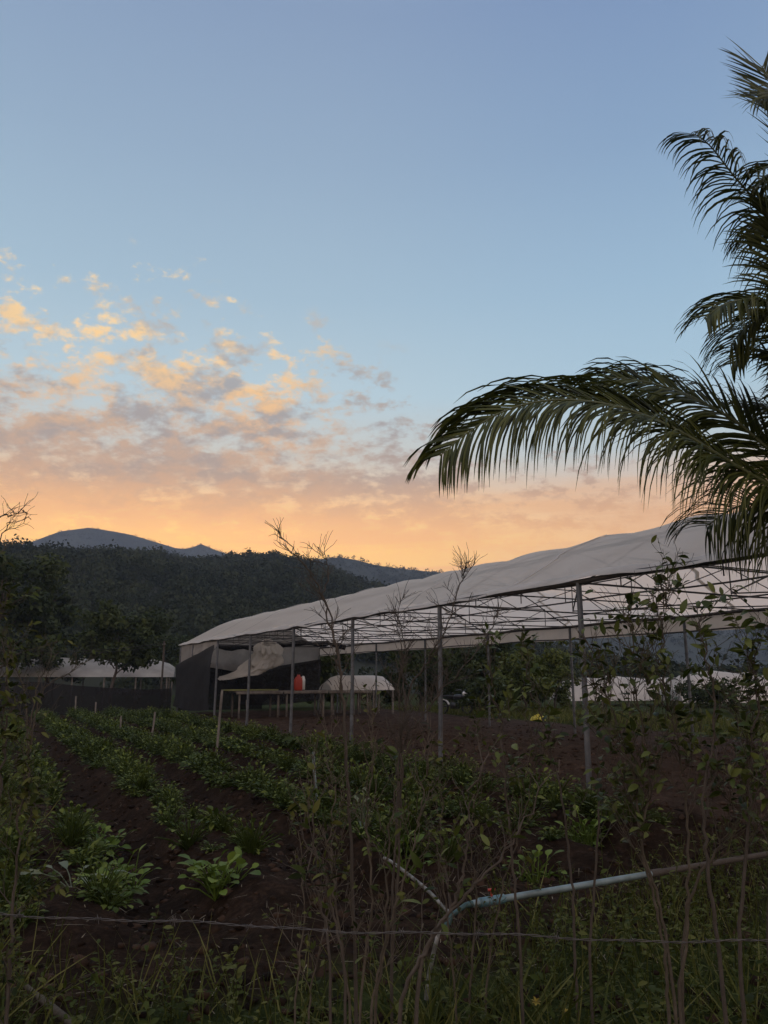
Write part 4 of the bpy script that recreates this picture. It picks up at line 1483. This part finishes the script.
# tall bare stem in the middle
sapling('bare_sapling', 'tall bare dark stem with forked leafless twigs in front of the white bench cover',
        [stp(3.3, (356, 1000), (352, 870), (346, 750), (342, 680), (334, 637), (324, 598), (328, 565), (318, 548)),
         stp(3.3, (356, 1000), (351, 860), (345, 740), (337, 645), (316, 584), (292, 551), (274, 527))],
        .0075, 13, 0, .05, .45, 'bark', 'sapling_leaf', 21, group='leafless saplings along the near fence', tlen=.22, up=.4, low=.42)
sapling('bare_sapling', 'many-twigged leafless sapling left of the middle greenhouse pole',
        [stp(3.6, (392, 960), (398, 860), (400, 760), (399, 688), (402, 640), (396, 596)),
         stp(3.6, (392, 960), (399, 850), (403, 753), (420, 720), (438, 696), (480, 646), (500, 610)),
         stp(3.6, (392, 960), (396, 820), (408, 700), (440, 640), (462, 580), (466, 566))],
        .007, 19, 0, .035, .42, 'bark', 'sapling_leaf', 22, group='leafless saplings along the near fence', tlen=.24, up=.5, low=.40)
sapling('bare_sapling', 'pale slender single stem rising past the barbed wire left of the pipe joint',
        [stp(2.9, (376, 1010), (386, 930), (388, 850), (396, 790), (410, 740))],
        .0065, 5, 30, .04, .45, 'bark_pale', 'sapling_leaf', 23, group='leafless saplings along the near fence', tlen=.28)
sapling('bare_sapling', 'slanting forked stem crossing at the pipe joint',
        [stp(2.7, (400, 1015), (428, 945), (455, 900), (466, 850), (472, 790), (500, 735)),
         stp(2.7, (418, 985), (445, 920), (480, 880), (520, 830), (560, 760))],
        .008, 6, 40, .055, .42, 'bark', 'sapling_leaf', 24, group='leafless saplings along the near fence', tlen=.28)
sapling('bare_sapling', 'thin crossing stems left of the tall bare stem',
        [stp(2.9, (330, 960), (318, 900), (308, 860), (298, 800)), stp(2.9, (345, 985), (330, 900), (316, 850), (312, 790), (318, 740))],
        .006, 6, 70, .05, .42, 'bark', 'weed_leaf', 25, group='leafless saplings along the near fence', tlen=.22)
sapling('twiggy_shrub', 'fine twiggy shrub with sparse small leaves low beside the white side pipe',
        [stp(3.1, (360, 1010), (372, 900), (366, 820), (374, 750), (368, 700)), stp(3.1, (372, 1010), (392, 920), (412, 850), (424, 790), (430, 730)), stp(3.2, (350, 1010), (338, 920), (330, 850), (336, 790), (326, 730))],
        .006, 15, 260, .034, .45, 'twig', 'weed_leaf', 41, group='leafless saplings along the near fence', tlen=.26, up=.7, low=.25, leaf_from=.1)
sapling('twiggy_shrub', 'thin pale-stemmed shrub with scattered small leaves behind the pipe joint',
        [stp(3.6, (470, 990), (476, 900), (470, 830), (482, 770), (476, 700)), stp(3.6, (486, 990), (500, 900), (520, 830), (532, 770), (528, 710)), stp(3.6, (455, 990), (446, 900), (440, 830), (446, 770))],
        .006, 15, 320, .036, .45, 'twig', 'weed_leaf', 42, group='leafless saplings along the near fence', tlen=.28, up=.7, low=.25, leaf_from=.1)
sapling('twiggy_shrub', 'slim shrub with small leaves in front of the short bluish stake',
        [stp(3.4, (296, 1000), (304, 910), (300, 850), (310, 790), (304, 740)), stp(3.4, (310, 1000), (326, 920), (340, 860), (344, 800))],
        .005, 12, 170, .034, .45, 'twig', 'weed_leaf', 43, group='leafless saplings along the near fence', tlen=.22, up=.7, low=.25, leaf_from=.1)
# leafy sapling on the right
sapling('citrus_sapling', 'leafy sapling with two pale trunks in front of the greenhouse at right',
        [stp(3.0, (668, 1005), (664, 950), (652, 890), (641, 850), (636, 790), (622, 740), (606, 690), (596, 640)),
         stp(3.0, (680, 1005), (686, 940), (688, 870), (686, 800), (676, 740), (664, 680), (662, 620), (664, 575)),
         stp(3.1, (682, 990), (690, 900), (716, 850), (742, 810), (752, 740), (742, 680)),
         stp(3.0, (672, 980), (656, 890), (640, 840), (650, 780), (640, 720), (636, 660), (628, 610))],
        .0072, 19, 900, .046, .46, 'twig', 'sapling_leaf', 26, tlen=.34, up=.75, low=.45, leaf_from=.25)
sapling('citrus_sapling', 'leafy branches leaning in at the right edge below the palm',
        [stp(2.8, (740, 960), (746, 850), (752, 760), (757, 690), (750, 640)), stp(2.8, (770, 960), (772, 850), (778, 750), (772, 680), (768, 620)), stp(2.8, (720, 960), (706, 860), (704, 790), (716, 720), (706, 660), (700, 610))],
        .008, 11, 520, .046, .46, 'bark', 'sapling_leaf', 27, tlen=.32, up=.7, low=.4)
sapling('citrus_sapling', 'leafy sapling with upright stems between the greenhouse poles',
        [stp(3.4, (575, 960), (572, 880), (560, 790), (545, 730), (530, 680), (520, 645)), stp(3.4, (590, 960), (596, 860), (600, 770), (598, 700), (588, 650)), stp(3.4, (520, 950), (512, 860), (506, 790), (500, 730), (492, 680), (486, 640))],
        .007, 9, 450, .043, .45, 'bark', 'sapling_leaf', 28, tlen=.30, up=.7, low=.4)
# left edge shrubs
sapling('weedy_shrub', 'dense dark shrub filling the left edge beside the crop rows',
        [stp(3.2, (-12, 1000), (-6, 860), (2, 770), (8, 700), (4, 640)), stp(3.2, (8, 1000), (14, 880), (22, 800), (30, 740)), stp(3.3, (-30, 990), (-28, 820), (-16, 720), (-6, 640), (2, 580))],
        .009, 12, 1200, .040, .42, 'bark', 'weed_leaf', 29, 'shrub', tlen=.34, up=.6, low=.12)
sapling('bare_sapling', 'leafless twigs arching over the ridge at the left edge',
        [stp(3.8, (-40, 900), (-34, 700), (-24, 580), (-8, 526), (8, 514), (22, 512), (31, 518)), stp(3.8, (-40, 900), (-34, 690), (-24, 600), (-6, 555), (6, 528), (14, 520))],
        .007, 7, 0, .05, .4, 'bark', 'weed_leaf', 30, group='leafless saplings along the near fence', tlen=.2, up=.3, low=.6)
sapling('bare_sapling', 'grey leafless bush in front of the dark net fence at left',
        [stp(9, (28, 790), (30, 740), (34, 700), (44, 672), (60, 652)), stp(9, (28, 790), (28, 740), (24, 690), (12, 660), (8, 640)), stp(9, (28, 790), (32, 735), (44, 690), (70, 672), (92, 656))],
        .014, 9, 60, .09, .4, 'bark_pale', 'weed_leaf', 31, 'shrub', group='leafless saplings along the near fence', tlen=.7, up=.5, low=.3)

# ------------------------------------------------------------------ barbed wire
bw = empty('barbed_wire', at(384, 923, 2.3), 'single strand of barbed wire stretched across the foreground', 'barbed wire')
a, b = at(-160, 903, 2.3), at(900, 944, 2.3)
tq = np.linspace(0, 1, 420)
core = a[None] * (1 - tq[:, None]) + b[None] * tq[:, None] - UP * (.02 * 4 * tq * (1 - tq))[:, None] + UP * (.004 * np.sin(tq * 23) + .002 * np.sin(tq * 61))[:, None]
for ph in (0, math.pi):
    mb = MB()
    th = tq * np.linalg.norm(b - a) / .05 * 2 * math.pi * .5 + ph
    mb.tube(core + .0022 * (np.cos(th)[:, None] * UP + np.sin(th)[:, None] * np.array([0, 1.0, 0])), .0013, 5, False)
    part(mb, 'strand', MAT['rusty_wire'], bw, True)
for i, f in enumerate(np.arange(.03, .98, .072)):
    c = core[int(f * 419)]
    mb = MB()
    r_ = np.random.default_rng(400 + i)
    for j in range(2):
        a_ = r_.random() * 3.14
        d = np.array([.35 * (1 if j else -1), math.cos(a_) * .6, math.sin(a_)])
        d = unit(d) * .015
        mb.tube([c - d, c, c + d], [.0007, .0014, .0007], 4)
    tw = np.linspace(-1, 1, 16)
    mb.tube(c + np.array([1, 0, 0]) * (tw * .009)[:, None] + .0045 * (np.cos(tw * 9)[:, None] * UP + np.sin(tw * 9)[:, None] * np.array([0, 1.0, 0])), .0013, 4)
    part(mb, 'barb', MAT['rusty_wire'], bw)
for px_, lab in ((-165, 'left'), (905, 'right')):
    q = at(px_, 923, 2.32)
    mb = MB()
    mb.tube([(q[0], q[1] + .05, -.3), (q[0], q[1] + .05, .6), (q[0] + .02, q[1] + .05, 1.2)], [.05, .047, .043], 9)
    tag(mb.build('fence_post', MAT['wood_grey']), 'rough grey fence post holding the %s end of the barbed wire' % lab, 'fence post')

# ------------------------------------------------------------------ irrigation pipe
ja, jb = at(472, 904, 4.3), at(780, 852, 5.6)
jp = unit(jb - ja)
T0 = at(451, 914, 4.24)
ip = empty('irrigation_pipe', (T0[0], T0[1], 0), 'blue-grey plastic irrigation pipe with a joint and white side pipes above the weeds', 'pipe')
mb = MB()
tq = np.linspace(0, 1, 20)[:, None]
je = ja + (jb - ja) * .53
mb.tube(ja * (1 - tq) + je * tq, .018, 12)
part(mb, 'pipe', MAT['pvc_blue'], ip, True)
mb = MB()
mb.tube([je, je + jp * .9, jb + jp * 1.2], .0185, 12)
part(mb, 'muddy_pipe', MAT['bark'], ip, True)
mb = MB()
mb.tube([je - jp * .05, je - jp * .045, je + jp * .045, je + jp * .05], [.019, .023, .023, .019], 12)
part(mb, 'joint', MAT['bark'], ip, True)
mb = MB()
c = ja + jp * .13
mb.tube([c - jp * .085, c - jp * .08, c - jp * .02, c - jp * .015, c + jp * .015, c + jp * .02, c + jp * .08, c + jp * .085], [.019, .024, .024, .022, .022, .024, .024, .019], 12)
part(mb, 'coupling', MAT['pvc_fitting'], ip, True)
mb = MB()
mb.tube([c + UP * .02, c + UP * .05], .006, 7)
mb.box(c + UP * .055, jp * .025, np.array([0, .008, 0]), UP * .005)
part(mb, 'valve_handle', MAT['red_plastic'], ip)
mb = MB()
mb.tube([ja, ja - jp * .04, T0 + jp * .02, T0, T0 - UP * .04 - jp * .01, at(440, 928, 4.22)], [.017, .013, .012, .014, .013, .011], 10)
part(mb, 'elbow', MAT['pvc_old'], ip, True)
mb = MB()
b0 = at(440, 926, 4.22)
b1 = at(429, 975, 4.15)
b2 = np.array([at(424, 1010, 4.1)[0], 4.1, -.1])
mb.tube(catmull([b0, b1, b2], 6), .011, 9)
part(mb, 'riser', MAT['pvc_white'], ip, True)
mb = MB()
mb.tube(catmull([T0 - UP * .005, at(425, 888, 4.6), at(393, 863, 5.0), at(384, 858, 5.1)], 5), .010, 8)
part(mb, 'side_pipe', MAT['pvc_white'], ip, True)

# fallen stick in the lower left corner
mb = MB()
mb.tube(catmull([at(26, 986, 4.0), at(50, 1006, 3.7), at(72, 1024, 3.45), at(100, 1050, 3.2)], 6), [.012] * 4 + [.017] * 15, 7)
tag(mb.build('fallen_stick', MAT['bark_pale'], smooth=True), 'pale fallen stick lying in the weeds at the lower left corner', 'stick')

# ------------------------------------------------------------------ undergrowth (nobody could count it)


def region(n, fn, lo, hi):
    """random ground points with density fn(x,y) in a box"""
    x_ = rng.uniform(lo[0], hi[0], n)
    y_ = rng.uniform(lo[1], hi[1], n)
    k_ = rng.random(n) < fn(x_, y_)
    return x_[k_], y_[k_]


def verge(x_, y_):
    s_ = x_ * D[0] + y_ * D[1]
    p_ = x_ * N[0] + y_ * N[1]
    # camera-side verge, then the weedy left margin and the rank right side near the pipe
    v_ = sstep(4.15, 3.5, s_ + .5 * fbm(x_ * 1.5, y_ * 1.5, 120, 2))
    left_ = sstep(.7, .1, p_ + .5 * fbm(s_ * .8, p_, 123, 2)) * .9
    rgt = sstep(2.2, 3.2, p_) * sstep(4.6 + .12 * np.maximum(p_ - 4, 0), 3.9 + .12 * np.maximum(p_ - 4, 0), s_)
    return np.clip(np.maximum(np.maximum(v_, left_), rgt) * (.5 + 1.2 * (fbm(x_ * 1.2, y_ * 1.2, 126, 3) + .4)), 0, 1)


x_, y_ = region(10500, verge, (-6.5, 2.3), (5.5, 13))
far_k = rng.random(len(x_)) < np.clip(6 / np.hypot(x_, y_), 0, 1)
x_, y_ = x_[far_k], y_[far_k]
pos, dr, L, tn = [], [], [], []
wstem = MB()
for xx, yy in zip(x_, y_):
    z0 = float(gz(xx, yy))
    n = rng.integers(8, 18)
    h = rng.uniform(.06, .42) * (1.25 if xx > .6 or xx < -1.5 else .75)
    tone = rng.random()
    lean = rng.normal(size=2) * .12
    sz = rng.uniform(.022, .05)
    wstem.tube([(xx, yy, z0 - .02), (xx + lean[0] * .5, yy + lean[1] * .5, z0 + h * .5), (xx + lean[0], yy + lean[1], z0 + h)], [.003, .0025, .0015], 4, False, .5)
    for i in range(n):
        f = rng.random() ** .7
        a_ = rng.random() * 6.28
        pos.append((xx + lean[0] * f, yy + lean[1] * f, z0 + h * f + .01))
        dr.append((math.cos(a_), math.sin(a_), rng.uniform(-.1, .8)))
        L.append(sz * rng.uniform(.6, 1.3))
        tn.append(np.clip(tone * .6 + .4 * rng.random(), 0, 1))
wstem.leaves(np.array(pos), np.array(dr), UP + .3 * rng.normal(size=(len(pos), 3)), np.array(L), np.array(L) * .5, .3, [(0, .05), (.35, .45), (.7, .4), (1, .02)], .2, np.array(tn))
tag(wstem.build('undergrowth', MAT['weed_leaf'], smooth=True), 'tangled low weeds along the fence and field edge', 'undergrowth', kind='stuff')

x_, y_ = region(32000, lambda a, b: verge(a, b) * (.25 + .9 * (fbm(a * 2, b * 2, 140, 2) + .35)), (-6, 2.2), (5.5, 10))
n = len(x_)
L = rng.uniform(.08, .46, n)
dr = np.stack([rng.normal(size=n) * .45, rng.normal(size=n) * .45, np.full(n, 1.0)], -1)
mb = MB()
mb.leaves(np.stack([x_, y_, gz(x_, y_) - .02], -1), dr, rng.normal(size=(n, 3)), L, rng.uniform(.004, .010, n), rng.uniform(.1, .7, n), BLADE, .1, rng.random(n))
# grass on the strip beyond the tilled soil
sx = rng.uniform(-4, 34, 30000)
px2 = rng.uniform(17.6, 24, 30000)
q = sx[:, None] * D + px2[:, None] * N
n = len(q)
mb.leaves(q, np.stack([rng.normal(size=n) * .4, rng.normal(size=n) * .4, np.full(n, 1.0)], -1), rng.normal(size=(n, 3)), rng.uniform(.08, .3, n), .02, .4, BLADE, .1, rng.random(n))
tag(mb.build('grass', MAT['grass_blade']), 'thin grass among the weeds and along the strip beyond the tilled soil', 'grass', kind='stuff')


# the tall tufts that stand out
def tuft(label, px, Yd, n, ln, wd, seed, lean=(0, 0), spread=.35):
    r = np.random.default_rng(seed)
    b = gpos(px, Yd)
    b[2] = float(gz(b[0], b[1]))
    m_ = MB()
    pos = b + np.stack([r.normal(size=n) * .05, r.normal(size=n) * .05, np.full(n, -.02)], -1)
    d = np.stack([r.normal(size=n) * spread + lean[0], r.normal(size=n) * spread + lean[1], np.full(n, 1.0)], -1)
    Ls = ln * (.5 + .6 * r.random(n))
    m_.leaves(pos, d, np.stack([r.normal(size=n) * .4, r.normal(size=n) * .4, np.full(n, .8)], -1), Ls, wd, .35 + .4 * r.random(n), [(0, .4), (.15, .5), (.35, .5), (.55, .42), (.75, .3), (.9, .17), (1, .02)], .2, r.random(n))
    tag(m_.build('grass_tuft', MAT['grass_blade'], origin=b), label, 'grass tuft', 'tall grass tufts at the fence')


tuft('tall grass tuft with a long blade rising below the pipe', 500, 3.55, 26, .62, .013, 1, (.25, 0))
tuft('grass tuft at the foot of the white riser pipe', 428, 3.6, 34, .48, .012, 2, (.05, 0))
tuft('arching grass tuft spreading right below the pipe', 545, 3.4, 30, .6, .012, 3, (.35, 0), .45)
tuft('grass tuft beside the fallen stick at the lower left', 20, 3.7, 26, .5, .011, 4, (.1, 0), .45)
tuft('grass tuft at the foot of the two pale trunks', 640, 3.3, 28, .5, .011, 5, (0, 0), .4)
tuft('thin grass tuft in front of the tall bare stem', 340, 3.35, 22, .45, .010, 6, (-.1, 0), .4)
tuft('grass tuft in the lower right corner', 742, 3.4, 30, .55, .012, 7, (-.1, 0), .45)

# yellow flowers low in the weeds
for i, (px_, py_, lab) in enumerate(((536, 1002, 'small yellow flower low in the weeds below the pipe'), (566, 1012, 'smaller yellow flower right of the first one'))):
    c = at(px_, py_, 3.5)
    m_ = MB()
    ang = np.arange(7) * 2 * math.pi / 7
    dd = np.stack([np.cos(ang), np.sin(ang) * .6 - .3, np.sin(ang) * .5 + .4], -1)
    m_.leaves(np.tile(c, (7, 1)), dd, np.tile(UP, (7, 1)), .022 - .006 * i, .014, .2, None, .2, rng.random(7))
    fl = tag(m_.build('flower', MAT['flower'], origin=c), lab, 'flower', 'yellow flowers in the weeds')
    m2 = MB()
    z0 = float(gz(c[0], c[1]))
    m2.tube([np.array([0, 0, z0 - c[2]]), np.array([0, 0, 0.0])], .002, 4)
    s_ = m2.build('stalk', MAT['grass_blade'], fl)

# clods of turned earth
x_, y_ = region(26000, lambda a, b: sstep(30, 4, b) * (gz(a, b) < .10) * (a * N[0] + b * N[1] < 7.3), (-8, 3.2), (8, 28))
n = len(x_)
ico = np.array([(0, 0, 1), (.9, 0, .3), (.28, .85, .3), (-.72, .53, .3), (-.72, -.53, .3), (.28, -.85, .3), (.6, .5, -.5), (-.3, .75, -.5), (-.75, 0, -.5), (-.3, -.75, -.5), (.6, -.5, -.5)])
icf = [[0, 1, 2, 2], [0, 2, 3, 3], [0, 3, 4, 4], [0, 4, 5, 5], [0, 5, 1, 1], [1, 6, 2, 2], [2, 6, 7, 7], [2, 7, 3, 3], [3, 7, 8, 8], [3, 8, 4, 4], [4, 8, 9, 9], [4, 9, 5, 5], [5, 9, 10, 10], [5, 10, 1, 1], [1, 10, 6, 6]]
sz = rng.uniform(.008, .038, n) ** 1.0
V = ico[None] * (1 + .35 * rng.normal(size=(n, 11, 1))) * sz[:, None, None] * np.array([1.2, 1.1, .75]) + np.stack([x_, y_, gz(x_, y_) + sz * .2], -1)[:, None]
mb = MB()
mb.add(V.reshape(-1, 3), (np.array(icf)[None] + (np.arange(n) * 11)[:, None, None]).reshape(-1, 4), np.repeat(rng.random(n), 11))
tag(mb.build('soil_clods', MAT['clod']), 'dark clods of turned earth in the furrows', 'soil clods', kind='stuff')
x_, y_ = region(14000, lambda a, b: sstep(34, 8, b) * (a * N[0] + b * N[1] > 7.5) * (a * N[0] + b * N[1] < 17.5), (-8, 6), (16, 32))
n = len(x_)
sz = rng.uniform(.012, .05, n)
V = ico[None] * (1 + .35 * rng.normal(size=(n, 11, 1))) * sz[:, None, None] * np.array([1.2, 1.1, .7]) + np.stack([x_, y_, gz(x_, y_) + sz * .1], -1)[:, None]
mb = MB()
mb.add(V.reshape(-1, 3), (np.array(icf)[None] + (np.arange(n) * 11)[:, None, None]).reshape(-1, 4), np.repeat(rng.random(n), 11))
tag(mb.build('soil_clods', MAT['dry_clod']), 'reddish dry clods on the tilled strip under the roof', 'soil clods', kind='stuff')
# straw and dead stems on the bare soil
x_, y_ = region(2600, lambda a, b: np.full(len(a), 1.0) * sstep(14, 5, b), (-4.5, 3.2), (3.5, 12))
n = len(x_)
mb = MB()
a_ = rng.random(n) * 6.28
mb.leaves(np.stack([x_, y_, gz(x_, y_) + .012], -1), np.stack([np.cos(a_), np.sin(a_), rng.normal(size=n) * .15], -1), np.tile(UP, (n, 1)), rng.uniform(.03, .15, n) * (1 + (rng.random(n) < .05)), rng.uniform(.002, .006, n), .1, BLADE, .1, rng.random(n))
tag(mb.build('plant_litter', MAT['straw']), 'dry straw and dead stems scattered on the bare soil', 'litter', kind='stuff')
